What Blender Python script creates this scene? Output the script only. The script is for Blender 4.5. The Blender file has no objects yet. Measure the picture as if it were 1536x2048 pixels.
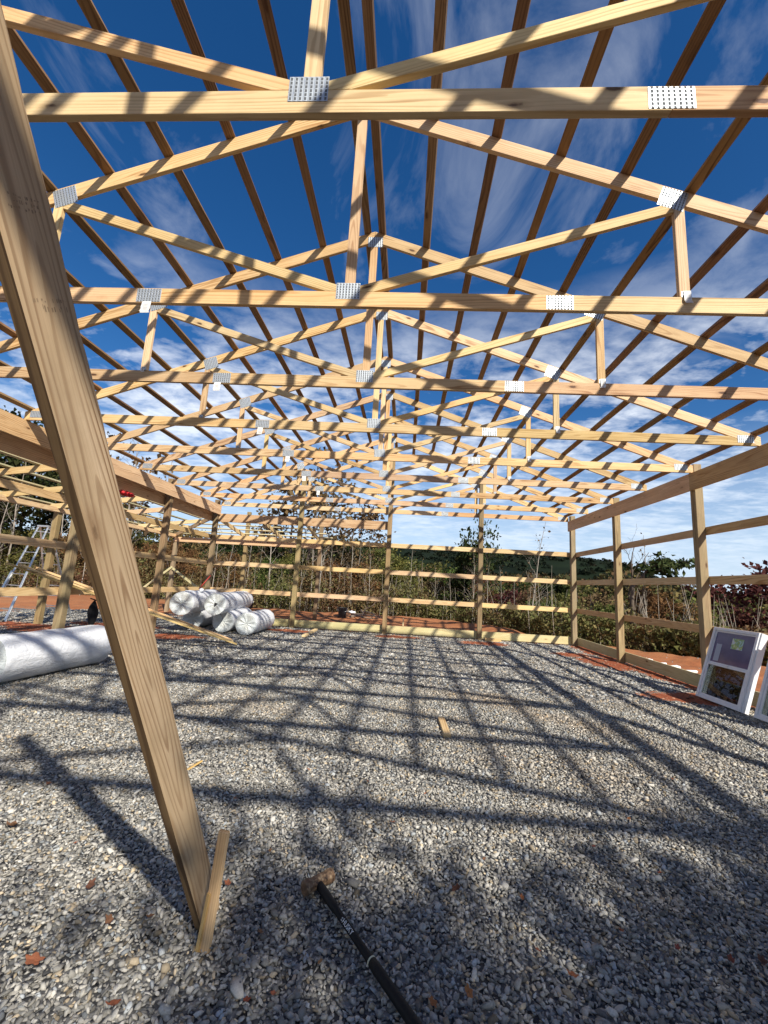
import bpy, bmesh, math, random
import numpy as np
from mathutils import Vector, Matrix
random.seed(7); RNG=np.random.default_rng(11)
U=0.3795            # metres per layout unit (lumber modules)
C=bpy.context.scene.collection
S=bpy.context.scene
SUN=Vector((0.70,-1.15,1.0)).normalized()
CAM=Vector((1.581,0.0,3.981))
def V(x,y,z): return Vector((x*U,y*U,z*U))

# ------------------------------------------------------------------ tags
def tag(o,label=None,cat=None,group=None,kind=None):
    if label: o['label']=label
    if cat: o['category']=cat
    if group: o['group']=group
    if kind: o['kind']=kind
    return o
def empty(name,p,label=None,cat=None,group=None):
    o=bpy.data.objects.new(name,None); o.empty_display_size=.1; o.location=V(*p); C.objects.link(o)
    return tag(o,label,cat,group)
def link(name,me,mats,parent=None,M=None):
    o=bpy.data.objects.new(name,me); C.objects.link(o)
    if not isinstance(mats,(list,tuple)): mats=[mats]
    for m in mats: me.materials.append(m)
    if M is None: M=Matrix.Identity(4)
    if parent is not None:
        o.parent=parent
        P=Matrix.Identity(4); q=parent
        while q is not None: P=q.matrix_basis @ P; q=q.parent
        M=P.inverted() @ M
    o.matrix_basis=M
    return o
def copy_tree(o,parent=None):
    c=o.copy(); C.objects.link(c)
    if parent is not None: c.parent=parent
    for ch in o.children: copy_tree(ch,c)
    return c

# ------------------------------------------------------------------ node helper
class NT:
    def __init__(s,nt): s.nt=nt; nt.nodes.clear()
    def n(s,t,inp=None,**kw):
        nd=s.nt.nodes.new(t)
        for k,v in kw.items(): setattr(nd,k,v)
        for k,v in (inp or {}).items():
            if isinstance(v,bpy.types.NodeSocket): s.nt.links.new(v,nd.inputs[k])
            else: nd.inputs[k].default_value=v
        return nd
    def m(s,op,a,b=0.0,c=None,clamp=False):
        d={0:a,1:b}
        if c is not None: d[2]=c
        return s.n('ShaderNodeMath',d,operation=op,use_clamp=clamp).outputs[0]
    def vm(s,op,a,b=(0,0,0)):
        return s.n('ShaderNodeVectorMath',{0:a,1:b},operation=op).outputs[0]
    def noise(s,vec,scale,detail=3,rough=.5,dist=0,out=0):
        return s.n('ShaderNodeTexNoise',{'Vector':vec,'Scale':scale,'Detail':detail,'Roughness':rough,'Distortion':dist}).outputs[out]
    def mr(s,v,a,b,c=0.0,d=1.0):
        return s.n('ShaderNodeMapRange',{0:v,1:a,2:b,3:c,4:d}).outputs[0]
    def mix(s,f,a,b,bt='MIX'):
        nd=s.n('ShaderNodeMix',data_type='RGBA',blend_type=bt)
        for k,v in ((0,f),(6,a),(7,b)):
            if isinstance(v,bpy.types.NodeSocket): s.nt.links.new(v,nd.inputs[k])
            else: nd.inputs[k].default_value=v if k==0 else (tuple(v)+(1,) if len(v)==3 else v)
        return nd.outputs[2]
    def ramp(s,f,stops):
        nd=s.n('ShaderNodeValToRGB',{0:f}); cr=nd.color_ramp
        while len(cr.elements)<len(stops): cr.elements.new(.5)
        for e,(p,c) in zip(cr.elements,stops): e.position=p; e.color=tuple(c)+(1,)
        return nd.outputs[0]
def mat(name):
    m=bpy.data.materials.new(name); m.use_nodes=True
    return m,NT(m.node_tree)
def finish(t,col,rough=.7,bump=None,bs=.3,bd=.002,metal=0,spec=.3,extra=None):
    inp={'Base Color':col if isinstance(col,bpy.types.NodeSocket) else tuple(col)+(1,),'Roughness':rough,'Metallic':metal,'Specular IOR Level':spec}
    if extra: inp.update(extra)
    if bump is not None:
        inp['Normal']=t.n('ShaderNodeBump',{'Height':bump,'Strength':bs,'Distance':bd}).outputs[0]
    p=t.n('ShaderNodeBsdfPrincipled',inp)
    t.n('ShaderNodeOutputMaterial',{'Surface':p.outputs[0]})

def wood(name,light,mid,dark,knot=(.10,.045,.018),ring=.011,stain=.25,green=None,contrast=1.0,taper=.022,cyr=.16):
    m,t=mat(name)
    oi=t.n('ShaderNodeObjectInfo').outputs['Random']
    co=t.n('ShaderNodeTexCoord').outputs['Object']
    off=t.n('ShaderNodeCombineXYZ',{0:t.m('MULTIPLY',oi,83.0),1:t.m('MULTIPLY',oi,31.0),2:t.m('MULTIPLY',oi,57.0)}).outputs[0]
    p=t.vm('ADD',co,off)
    # long smooth wander of the growth rings
    ps=t.vm('MULTIPLY',p,(0.55,6.0,6.0))
    w=t.noise(ps,1.0,2,.5)
    w2=t.noise(t.vm('MULTIPLY',p,(1.6,18,18)),1.0,2,.5)
    sx=t.n('ShaderNodeSeparateXYZ',{0:co})
    cy=t.m('MULTIPLY',t.m('SUBTRACT',t.m('FRACT',t.m('MULTIPLY',oi,17.3)),.5),cyr)
    cz=t.m('ADD',.02,t.m('MULTIPLY',t.m('FRACT',t.m('MULTIPLY',oi,7.7)),.07))
    a=t.m('ADD',sx.outputs[1],cy); b=t.m('ADD',sx.outputs[2],cz)
    b=t.m('ADD',b,t.m('MULTIPLY',sx.outputs[0],taper)); b=t.m('ADD',b,t.m('MULTIPLY',t.m('SUBTRACT',w,.5),.16))
    r=t.m('SQRT',t.m('ADD',t.m('MULTIPLY',a,a),t.m('MULTIPLY',b,b)))
    r=t.m('ADD',r,t.m('MULTIPLY',w2,.012))
    s=t.m('FRACT',t.m('DIVIDE',r,ring))
    # slow rise, sharp latewood edge
    s=t.n('ShaderNodeFloatCurve',{1:s}); cu=s.mapping.curves[0]
    cu.points[0].location=(0,.15); cu.points[1].location=(1,.1); cu.points.new(.55,.25); cu.points.new(.86,1.0)
    s.mapping.update(); s=s.outputs[0]
    fib=t.noise(t.vm('MULTIPLY',p,(5,260,260)),1.0,2,.6)
    big=t.noise(t.vm('MULTIPLY',p,(1.1,7,7)),1.0,4,.6)
    fine=t.noise(t.vm('MULTIPLY',p,(30,60,60)),1.0,3,.6)
    col=t.mix(t.mr(big,.3,.75),light,mid)
    f=t.m('MULTIPLY',s,t.mr(t.noise(t.vm('MULTIPLY',p,(.9,9,9)),1,2),.35,.7,.15*contrast,.75*contrast))
    col=t.mix(f,col,dark)
    col=t.mix(t.mr(fib,.45,.8,0,.28),col,dark)
    if green is not None: col=t.mix(t.mr(t.noise(t.vm('MULTIPLY',p,(1.3,4,4)),1,4,.6),.4,.7,0,.8),col,green)
    # knots
    vo=t.n('ShaderNodeTexVoronoi',{'Vector':t.vm('MULTIPLY',p,(2.4,7.0,1.2)),'Scale':1.0,'Randomness':1.0})
    rr=t.n('ShaderNodeSeparateColor',{0:vo.outputs[1]}).outputs[0]
    sel=t.m('GREATER_THAN',rr,.5)
    kd=t.m('ADD',vo.outputs[0],t.m('MULTIPLY',t.m('SUBTRACT',fine,.5),.10))
    k1=t.m('MULTIPLY',t.mr(kd,.125,.07,0,.95),sel); k2=t.m('MULTIPLY',t.mr(kd,.24,.08,0,.6),sel)
    col=t.mix(k2,col,dark); col=t.mix(k1,col,knot)
    col=t.mix(t.mr(t.noise(t.vm('MULTIPLY',p,(3,3,3)),1,5,.65),.5,.85,0,stain),col,tuple(c*.45 for c in mid))
    hs=t.n('ShaderNodeHueSaturation',{'Color':col,'Hue':t.mr(oi,0,1,.487,.510),'Value':t.mr(t.m('FRACT',t.m('MULTIPLY',oi,5.1)),0,1,.76,1.10),'Saturation':t.mr(t.m('FRACT',t.m('MULTIPLY',oi,11.1)),0,1,.88,1.08)}).outputs[0]
    finish(t,hs,t.mr(fib,0,1,.55,.8),bump=t.m('ADD',t.m('MULTIPLY',s,-.4),fib),bs=.35,bd=.0015)
    return m
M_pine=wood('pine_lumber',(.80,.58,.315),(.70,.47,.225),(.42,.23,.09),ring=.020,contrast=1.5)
M_pine2=wood('pine_yellow',(.82,.61,.32),(.72,.49,.225),(.46,.26,.10),ring=.018,contrast=1.4)
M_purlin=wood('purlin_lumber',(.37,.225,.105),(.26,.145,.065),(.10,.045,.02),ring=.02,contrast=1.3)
M_post=wood('treated_post',(.43,.315,.175),(.32,.225,.115),(.15,.09,.045),green=(.25,.20,.10),stain=.6,ring=.025,contrast=1.5)
M_skirt=wood('treated_skirt',(.72,.64,.38),(.62,.54,.29),(.38,.28,.12),green=(.50,.46,.24),stain=.3,ring=.02)
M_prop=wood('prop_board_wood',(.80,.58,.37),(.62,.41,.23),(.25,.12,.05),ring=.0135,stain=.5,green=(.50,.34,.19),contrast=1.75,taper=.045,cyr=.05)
M_stake=wood('split_stake_wood',(.86,.60,.27),(.76,.49,.20),(.50,.27,.09),stain=.12)
M_edge_shaded=wood('prop_edge_grain_shaded',(.30,.18,.08),(.22,.12,.05),(.085,.04,.016),ring=.012,stain=.6,contrast=1.8)  # brown edge grain, with the narrow side's shade put into the darker colour
M_wane,_t=mat('bark_wane')
_co=_t.n('ShaderNodeTexCoord').outputs['Object']
finish(_t,_t.ramp(_t.noise(_t.vm('MULTIPLY',_co,(12,40,40)),1,5,.7),[(.3,(.05,.025,.012)),(.55,(.13,.07,.03)),(.8,(.30,.19,.09))]),.9,bump=_t.noise(_t.vm('MULTIPLY',_co,(20,60,60)),1,4,.7),bs=.8,bd=.006)

def metal_plate():
    m,t=mat('galvanised_plate')
    co=t.n('ShaderNodeTexCoord').outputs['Object']
    s=t.n('ShaderNodeSeparateXYZ',{0:co})
    px,pz=.0262,.0242
    fx=t.m('ABSOLUTE',t.m('SUBTRACT',t.m('FRACT',t.m('DIVIDE',s.outputs[0],px)),.5))
    fz=t.m('ABSOLUTE',t.m('SUBTRACT',t.m('FRACT',t.m('DIVIDE',s.outputs[1],pz)),.5))
    slot=t.m('MULTIPLY',t.mr(fx,.25,.20),t.mr(fz,.41,.35))
    big=t.noise(t.vm('MULTIPLY',co,(9,9,9)),1,4,.6)
    col=t.mix(t.mr(big,.35,.7),(.62,.66,.68),(.45,.49,.52))
    col=t.mix(t.m('MULTIPLY',slot,.9),col,(.09,.095,.10))
    h=t.m('ADD',t.m('MULTIPLY',slot,-1.0),t.m('MULTIPLY',fx,-.8))
    finish(t,col,t.m('MAXIMUM',t.mr(big,.3,.7,.36,.62),slot),bump=h,bs=.6,bd=.004,metal=t.m('MULTIPLY',t.m('SUBTRACT',1.0,slot),.75),spec=t.m('SUBTRACT',.5,t.m('MULTIPLY',slot,.45)))
    return m
M_plate=metal_plate()
def simple(name,col,rough=.6,metal=0,spec=.4,var=.15,scale=20,bs=.2,bd=.002,extra=None):
    m,t=mat(name); co=t.n('ShaderNodeTexCoord').outputs['Object']
    n=t.noise(co,scale,5,.6)
    c=t.mix(t.mr(n,.3,.7),tuple(x*(1-var) for x in col),tuple(min(1,x*(1+var)) for x in col))
    finish(t,c,t.mr(n,.3,.7,max(.02,rough-.08),min(1,rough+.08)),bump=n,bs=bs,bd=bd,metal=metal,spec=spec,extra=extra)
    return m
M_paper=simple('paper_tag',(.80,.80,.78),.7,var=.08)
M_ink=simple('printed_ink',(.20,.19,.18),.8,var=.3)
M_stamp=simple('faded_lumber_ink',(.27,.19,.115),.9,var=.3,scale=60)
M_white=simple('white_vinyl',(.80,.81,.82),.35,var=.04,scale=8,bs=.05)
M_alu=simple('ladder_aluminium',(.62,.63,.62),.35,metal=.8,var=.15)
M_black=simple('black_rubber_grip',(.009,.009,.009),.65,var=.5,scale=90,bs=.6,spec=.25)
M_blackcloth=simple('black_cloth',(.010,.010,.012),.9,var=.4,scale=40,bs=.6)
M_red=simple('red_cloth',(.62,.030,.035),.8,var=.25,scale=12,bs=.5,bd=.01)
M_redpaint=simple('red_paint',(.42,.045,.03),.5,var=.25)
M_band=simple('pale_band',(.62,.60,.42),.5)
M_txt=simple('white_lettering',(.78,.78,.76),.6,var=.05)
M_bucket=simple('black_plastic',(.02,.021,.024),.45,var=.3)
M_pvc=simple('white_plastic_pipe',(.78,.77,.74),.4,var=.05)
def hammer_head_mat():
    m,t=mat('worn_hammer_head'); co=t.n('ShaderNodeTexCoord').outputs['Object']
    n=t.noise(co,38,6,.7); n2=t.noise(co,14,4,.6)
    c=t.ramp(n,[(.36,(.035,.022,.015)),(.5,(.17,.10,.055)),(.66,(.42,.31,.19))])
    c=t.mix(t.mr(n2,.5,.7,0,.8),c,(.16,.075,.035))
    finish(t,c,t.mr(n,.3,.7,.5,.85),bump=n,bs=.8,bd=.004,metal=.1,spec=.4)
    return m
M_head=hammer_head_mat()
def wrap_mat(name,c0,c1,trans=0.0):
    m,t=mat(name); co=t.n('ShaderNodeTexCoord').outputs['Object']
    n=t.noise(t.vm('MULTIPLY',co,(2,9,9)),1,5,.6,1.5)
    w=t.noise(t.vm('MULTIPLY',co,(7,7,7)),1,6,.62,2.5)
    c=t.mix(t.mr(n,.35,.7),c0,c1)
    finish(t,c,t.mr(w,.3,.7,.22,.5),bump=t.m('ADD',w,t.m('MULTIPLY',n,.6)),bs=.9,bd=.018,spec=.5)
    return m
M_wrap=wrap_mat('white_wrap',(.76,.77,.79),(.62,.64,.67))
def endcap():
    m,t=mat('clear_wrapped_end'); co=t.n('ShaderNodeTexCoord').outputs['Object']
    s=t.n('ShaderNodeSeparateXYZ',{0:co})
    ang=t.m('ARCTAN2',s.outputs[1],s.outputs[2])
    r=t.m('SQRT',t.m('ADD',t.m('MULTIPLY',s.outputs[1],s.outputs[1]),t.m('MULTIPLY',s.outputs[2],s.outputs[2])))
    av=t.n('ShaderNodeCombineXYZ',{0:t.m('COSINE',ang),1:t.m('SINE',ang),2:t.m('MULTIPLY',r,.8)}).outputs[0]
    pl=t.m('ADD',t.m('MULTIPLY',t.noise(av,6.5,4,.6,.9),.45),t.m('MULTIPLY',t.noise(co,9,5,.6,1.5),.55))
    c=t.ramp(pl,[(.3,(.42,.45,.45)),(.5,(.55,.59,.59)),(.66,(.72,.75,.75))])
    c=t.mix(t.mr(t.noise(co,6,3),.4,.65,0,.4),c,(.42,.40,.34))
    finish(t,c,.25,bump=pl,bs=1.0,bd=.03,spec=.6)
    return m
M_end=endcap()
def glass():
    m,t=mat('window_glass')
    fr=t.n('ShaderNodeFresnel',{'IOR':1.5}).outputs[0]
    a=t.n('ShaderNodeBsdfTransparent',{'Color':(.26,.29,.29,1)})
    b=t.n('ShaderNodeBsdfGlossy',{'Color':(.75,.72,.95,1),'Roughness':.015})
    mx=t.n('ShaderNodeMixShader',{0:t.m('MULTIPLY',fr,.3),1:a.outputs[0],2:b.outputs[0]})
    t.n('ShaderNodeOutputMaterial',{'Surface':mx.outputs[0]}); return m
M_glass=glass()
def film():
    m,t=mat('purple_protective_film')
    fr=t.n('ShaderNodeFresnel',{'IOR':1.5}).outputs[0]
    co=t.n('ShaderNodeTexCoord').outputs['Object']
    d=t.n('ShaderNodeBsdfPrincipled',{'Base Color':t.mix(t.mr(t.noise(co,5,4),.3,.7),(.105,.09,.20),(.16,.14,.27)),'Roughness':.12,'Specular IOR Level':.8})
    a=t.n('ShaderNodeBsdfTransparent',{'Color':(.55,.52,.72,1)})
    mx=t.n('ShaderNodeMixShader',{0:.72,1:a.outputs[0],2:d.outputs[0]})
    t.n('ShaderNodeOutputMaterial',{'Surface':mx.outputs[0]}); return m
M_film=film()

# ------------------------------------------------------------------ board / prism builders
def box_mesh(name,L,w,t,bev=.0025,bow=0,segs=1,jit=0):
    bm=bmesh.new(); bmesh.ops.create_cube(bm,size=1)
    bmesh.ops.scale(bm,vec=(L,w,t),verts=bm.verts)
    if bev: bmesh.ops.bevel(bm,geom=bm.edges[:],offset=min(bev,t*.2),segments=1,affect='EDGES')
    if segs>1:
        es=[e for e in bm.edges if abs(e.verts[0].co.x-e.verts[1].co.x)>L*.5]
        bmesh.ops.subdivide_edges(bm,edges=es,cuts=segs-1,use_grid_fill=True)
        for v in bm.verts:
            k=1-(2*v.co.x/L)**2
            v.co.z+=bow*k
    me=bpy.data.meshes.new(name); bm.to_mesh(me); bm.free(); return me
def frame(a,b,wd):
    a=V(*a); b=V(*b); x=(b-a); L=x.length; x.normalize()
    w=Vector(wd); y=(w-x*w.dot(x)).normalized(); z=x.cross(y)
    M=Matrix((x,y,z)).transposed().to_4x4(); M.translation=(a+b)/2
    return M,L
def board(name,a,b,wd,w,t,m,parent=None,bev=.0025,bow=0,segs=1):
    M,L=frame(a,b,wd)
    return link(name,box_mesh(name,L,w*U,t*U,bev,bow*U,segs),m,parent,M)
def clip(poly,nx,nz,d):      # keep nx*x+nz*z<=d
    out=[]
    for i in range(len(poly)):
        p,q=poly[i],poly[(i+1)%len(poly)]
        fp=nx*p[0]+nz*p[1]-d; fq=nx*q[0]+nz*q[1]-d
        if fp<=0: out.append(p)
        if (fp<0<fq) or (fq<0<fp):
            s=fp/(fp-fq); out.append((p[0]+s*(q[0]-p[0]),p[1]+s*(q[1]-p[1])))
    return out
def strip(a,b,w,ext=1.0):
    d=Vector((b[0]-a[0],b[1]-a[1])).normalized(); n=Vector((-d.y,d.x))*w/2; d*=ext
    return [(a[0]-d.x-n.x,a[1]-d.y-n.y),(b[0]+d.x-n.x,b[1]+d.y-n.y),(b[0]+d.x+n.x,b[1]+d.y+n.y),(a[0]-d.x+n.x,a[1]-d.y+n.y)]
def prism(name,poly,axis,y0,th,m,parent,bev=.002):
    """polygon in XZ extruded along +Y; local x runs along axis"""
    (ax,az),(bx,bz)=axis
    M,_=frame((ax,y0+th/2,az),(bx,y0+th/2,bz),Vector((-(bz-az),0,bx-ax)))
    Mi=M.inverted(); bm=bmesh.new()
    f=[bm.verts.new(Mi@V(x,y0,z)) for x,z in poly]; k=[bm.verts.new(Mi@V(x,y0+th,z)) for x,z in poly]
    bm.faces.new(f); bm.faces.new(k[::-1])
    n=len(poly)
    for i in range(n): bm.faces.new((f[(i+1)%n],f[i],k[i],k[(i+1)%n]))
    bmesh.ops.recalc_face_normals(bm,faces=bm.faces[:])
    bmesh.ops.bevel(bm,geom=bm.edges[:],offset=bev,segments=1,affect='EDGES')
    me=bpy.data.meshes.new(name); bm.to_mesh(me); bm.free()
    return link(name,me,m,parent,M)
def tube_bm(bm,pts,rad,n=8,cap=True):
    rings=[]; up=Vector((0,0,1))
    for i,p in enumerate(pts):
        p=Vector(p); a=Vector(pts[max(0,i-1)]); b=Vector(pts[min(len(pts)-1,i+1)]); d=(b-a).normalized()
        s=d.cross(up if abs(d.z)<.95 else Vector((1,0,0))).normalized(); u=s.cross(d)
        rings.append([bm.verts.new(p+(s*math.cos(2*math.pi*j/n)+u*math.sin(2*math.pi*j/n))*rad[i]) for j in range(n)])
    for r0,r1 in zip(rings,rings[1:]):
        for j in range(n): bm.faces.new((r0[j],r0[(j+1)%n],r1[(j+1)%n],r1[j]))
    if cap: bm.faces.new(rings[0][::-1]); bm.faces.new(rings[-1])
def bm_obj(name,bm,m,parent=None,M=None,smooth=False):
    bmesh.ops.recalc_face_normals(bm,faces=bm.faces[:])
    me=bpy.data.meshes.new(name); bm.to_mesh(me); bm.free()
    if smooth: me.shade_smooth()
    if M is None: return link(name,me,m,parent)
    me.transform(M.inverted()); return link(name,me,m,parent,M)

# ------------------------------------------------------------------ roof trusses
Z0=15.75; SL=.35; H=10.10; CH=.372; DV=CH*math.sqrt(1+SL*SL)*1.0; TH=.10
HT=H+CH; XE=15.11
def plate(name,x,z,w,h,rot,yk,parent):
    d=(math.cos(rot),math.sin(rot))
    return board(name,(x-d[0]*w/2,yk-.004,z-d[1]*w/2),(x+d[0]*w/2,yk-.004,z+d[1]*w/2),(-d[1],0,d[0]),h,.006,M_plate,parent,bev=.0004)
def make_truss(yk,tag_left=True):
    t=empty('roof_truss',(0,yk,H))
    g=.004
    # bottom chord in three spliced lengths
    sp=4.67
    prism('bottom_chord',[(-sp+g,H),(sp-g,H),(sp-g,HT),(-sp+g,HT)],((-sp,H+CH/2),(sp,H+CH/2)),yk,TH,M_pine,t)
    zb=lambda x:Z0-DV-SL*x
    for s in (1,-1):
        xa=(Z0-DV-HT)/SL; xb=(Z0-DV-H)/SL
        prism('bottom_chord',[(s*sp,H),(s*(xb-.01),H),(s*(xa-.01),HT),(s*sp,HT)],((s*sp,H+CH/2),(s*14,H+CH/2)),yk,TH,M_pine,t)
        prism('top_chord',[(s*g,Z0),(s*XE,Z0-SL*XE),(s*XE,H),(s*(xb+.01),H),(s*g,Z0-DV)],((0,Z0-DV/2),(s*14,Z0-DV/2-SL*14)),yk,TH,M_pine,t)
        w=strip((.05,HT-.03),(7.28,zb(7.28)-.06),.235)
        w=clip(w,0,-1,-(HT+g)); w=clip(w,-1,0,-(.125)); w=clip(w,1,0,7.20); w=clip(w,SL,1,Z0-DV-g)
        prism('diagonal_web',[(s*x,z) for x,z in w],((0,HT),(s*7.28,zb(7.28))),yk,TH,M_pine2,t)
        v=[(7.21,HT+g),(7.44,HT+g),(7.44,zb(7.44)-g),(7.21,zb(7.21)-g)]
        prism('vertical_web',[(s*x,z) for x,z in v],((s*7.325,HT),(s*7.325,12.7)),yk,TH,M_pine2,t)
    prism('king_post',[(-.117,HT+g),(.117,HT+g),(.117,Z0-DV-SL*.12-g),(-.117,Z0-DV-SL*.12-g)],((0,HT),(0,15)),yk,TH,M_pine2,t)
    plate('nail_plate',-.03,10.48,.54,.40,0,yk,t)
    plate('nail_plate',.03,15.34,.50,.38,0,yk,t)
    for s in (1,-1):
        plate('nail_plate',s*sp,H+CH/2,.58,.335,0,yk,t)
        plate('nail_plate',s*7.2,12.93,.58,.50,-s*math.atan(SL),yk,t)
        plate('nail_plate',s*14.55,10.36,.62,.30,0,yk,t)
        plate('nail_plate',s*7.325,10.53,.15,.13,0,yk,t)
    return t
ordn=['','first','second','third','fourth','fifth','sixth','seventh','eighth','ninth','tenth','eleventh','twelfth']
T=lambda k:4.647+4*(k-1)
tr=make_truss(T(1)); trusses={1:tr}
for k in (-1,0,2,3,4,5,6,7,8,9):
    c=copy_tree(tr); c.location=V(0,T(k),H); trusses[k]=c
for k,c in trusses.items():
    if k==1: l='nearest pine truss in view, its chord crossing the top of the photo'
    elif k==2: l='second pine truss from the camera, crossing below the deep blue sky'
    elif k==9: l='farthest roof truss, standing on the back wall posts'
    elif k>2: l='gable roof truss of pale pine, %s from the camera'%ordn[k]
    else: l=('pine truss over the camera, just outside the frame','pine end truss behind the camera')[-k]
    tag(c,l,'roof truss','pine roof trusses set across the building')
def paper(x,z,w,h,yk,parent,seed):
    r=random.Random(seed); bm=bmesh.new(); n=6; rows=[]
    for j in range(n+1):
        f=j/n; zz=z-h*f; yy=yk-.012-.03*math.sin(f*2.3)*r.uniform(.6,1.2); dx=.03*f*r.uniform(-1,1)
        rows.append([bm.verts.new(V(x-w/2+dx,yy,zz)),bm.verts.new(V(x+w/2+dx,yy-.01,zz))])
    for a,b in zip(rows,rows[1:]): bm.faces.new((a[0],a[1],b[1],b[0]))
    r2=bmesh.ops.extrude_face_region(bm,geom=bm.faces[:])
    for v in r2['geom']:
        if isinstance(v,bmesh.types.BMVert): v.co.y+=.0006
    o=bm_obj('paper_tag',bm,M_paper,parent)
    bm=bmesh.new()
    for j in range(5):
        zz=z-h*(.2+.13*j); ww=w*(.20+.12*r.random())
        yy=yk-.012-.03*math.sin((.2+.13*j)*2.3)-.012
        vs=[bm.verts.new(V(x+a*ww,yy,zz+b)) for a,b in ((-1,-.003),(1,-.003),(1,.003),(-1,.003))]; bm.faces.new(vs)
    bm_obj('printed_line',bm,M_ink,o)
for k in range(2,8):
    paper(-4.78+.05*(k%3),H+.02,.22,.30,T(k),trusses[k],k)
    if k<7: paper(7.36,HT+.14,.15,.30,T(k),trusses[k],k+20)
paper(-7.33,HT+.05,.12,.12,T(3),trusses[3],91)

# ------------------------------------------------------------------ roof purlins, running the length of the roof
px=[.25,1.75,3.25,4.75,6.2,7.6,9.05,10.5,12.0,13.45,14.9]
aq=math.atan(SL)
for s in (1,-1):
    for i,x in enumerate(px):
        z=Z0-SL*x+.052/math.cos(aq)
        side='right' if s>0 else 'left'
        o=empty('roof_purlin',(s*x,-3.7,z))
        cuts=[-3.7,(.65 if i%2 else 4.65),12.7+(0 if i%2 else 4),28.7-(0 if i%2 else 4),37.2]
        for a,b in zip(cuts,cuts[1:]):
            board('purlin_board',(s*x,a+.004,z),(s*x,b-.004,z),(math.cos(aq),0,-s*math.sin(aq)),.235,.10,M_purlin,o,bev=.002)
        lab=('ridge purlin just %s of the peak'%side) if i==0 else ('eave purlin lowest on the %s roof slope'%side if i==len(px)-1 else '%s purlin down from the ridge pair on the %s roof slope'%(ordn[i],side))
        tag(o,lab,'roof purlin','purlins running over the roof trusses')

# ------------------------------------------------------------------ posts
PW=.368
def post(x,y,top,lab,grp,base=-.3):
    o=board('wood_post',(x,y,base),(x,y,top),(1,0,0),PW,PW,M_post,None,bev=.004)
    return tag(o,lab,'post',grp)
ys=[36.42,28.85,20.85,12.85,4.85,-3.15]
nm=['at the back right corner','second from the back corner','third from the back corner, behind the leaning window','fourth from the back corner, outside the frame','beside the nearest truss','behind the camera','farthest behind the camera']
for y,n in zip(ys,nm):
    post(15.33,y,10.55,'right wall post, %s'%n,'posts of the right wall')
nl=['at the back left corner','second from the back corner, beside the wrapped rolls','third from the back corner, above the long white roll','fourth from the back corner, outside the frame','level with the nearest truss','behind the camera','farthest behind the camera']
for y,n in zip(ys,nl):
    post(-15.33,y,10.55,'left wall post, %s'%n,'posts of the left wall')
post(-7.75,36.42,12.95,'tall back wall post left of the middle, right of the wrapped rolls','posts of the back wall')
post(0.0,36.42,15.25,'tallest post in the middle of the back wall, under the peak','posts of the back wall')
post(7.75,36.42,12.95,'tall back wall post right of the middle, in front of the small evergreen','posts of the back wall')
post(-23.3,28.83,7.75,'outer post of the left porch, in front of the ladder','posts of the porch')
post(-23.3,20.83,7.75,'outer post of the left porch, outside the frame','posts of the porch')
post(-23.3,12.83,7.75,'outer post of the left porch, far outside the frame','posts of the porch')
post(-23.3,36.8,7.75,'outer post of the left porch, hidden behind the leaning prop','posts of the porch')
post(-23.3,44.83,7.75,'outer corner post of the porch, at the far left','posts of the porch')
post(-15.6,44.83,10.9,'left one of two tall outer posts of the back porch','posts of the porch')
post(-7.6,44.83,10.9,'right one of two tall outer posts of the back porch','posts of the porch')

# ------------------------------------------------------------------ headers, girts, skirt boards
def beam(name,a,b,wd,w,t,m,lab,cat,grp=None,**kw): return tag(board(name,a,b,wd,w,t,m,None,**kw),lab,cat,grp)
Zv=(0,0,1)
for s,side in ((1,'right'),(-1,'left')):
    xx=s*15.07
    beam('header_beam',(xx,20.86,9.68),(xx,36.62,9.68),Zv,.84,.10,M_pine,'wide header beam along the %s wall top, far length'%side,'header beam','header beams under the truss ends')
    beam('header_beam',(xx,4.85,9.68),(xx,20.85,9.68),Zv,.84,.10,M_pine,'wide header beam along the %s wall top, near length'%side,'header beam','header beams under the truss ends')
    beam('header_beam',(xx,-3.4,9.68),(xx,4.84,9.68),Zv,.84,.10,M_pine,'wide header beam along the %s wall top, behind the camera'%side,'header beam','header beams under the truss ends')
    gn=['lowest','middle','top']
    for gi,(z0,z1) in enumerate(((2.58,2.95),(4.83,5.20),(7.12,7.49))):
        xg=s*15.57
        for (ya,yb,w) in ((20.86,36.60,'far length'),(4.85,20.85,'near length')):
            beam('wall_girt',(xg,ya,(z0+z1)/2),(xg,yb,(z0+z1)/2),Zv,.37,.10,M_pine,'%s outside girt of the %s wall, %s'%(gn[gi],side,w),'girt','girts of the %s wall'%side)
beam('skirt_board',(15.57,20.86,.36),(15.57,36.60,.36),Zv,.60,.10,M_skirt,'greenish treated skirt board at the foot of the right wall, far length','skirt board','skirt boards round the floor')
beam('skirt_board',(15.57,4.85,.36),(15.57,20.85,.36),Zv,.60,.10,M_skirt,'greenish treated skirt board at the foot of the right wall, behind the windows','skirt board','skirt boards round the floor')
beam('skirt_board',(15.52,36.67,.36),(.02,36.67,.36),Zv,.60,.10,M_skirt,'pale green skirt board at the foot of the back wall, right half','skirt board','skirt boards round the floor')
beam('skirt_board',(-.02,36.67,.36),(-15.52,36.67,.36),Zv,.60,.10,M_skirt,'pale green skirt board at the foot of the back wall, left half','skirt board','skirt boards round the floor')
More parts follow.
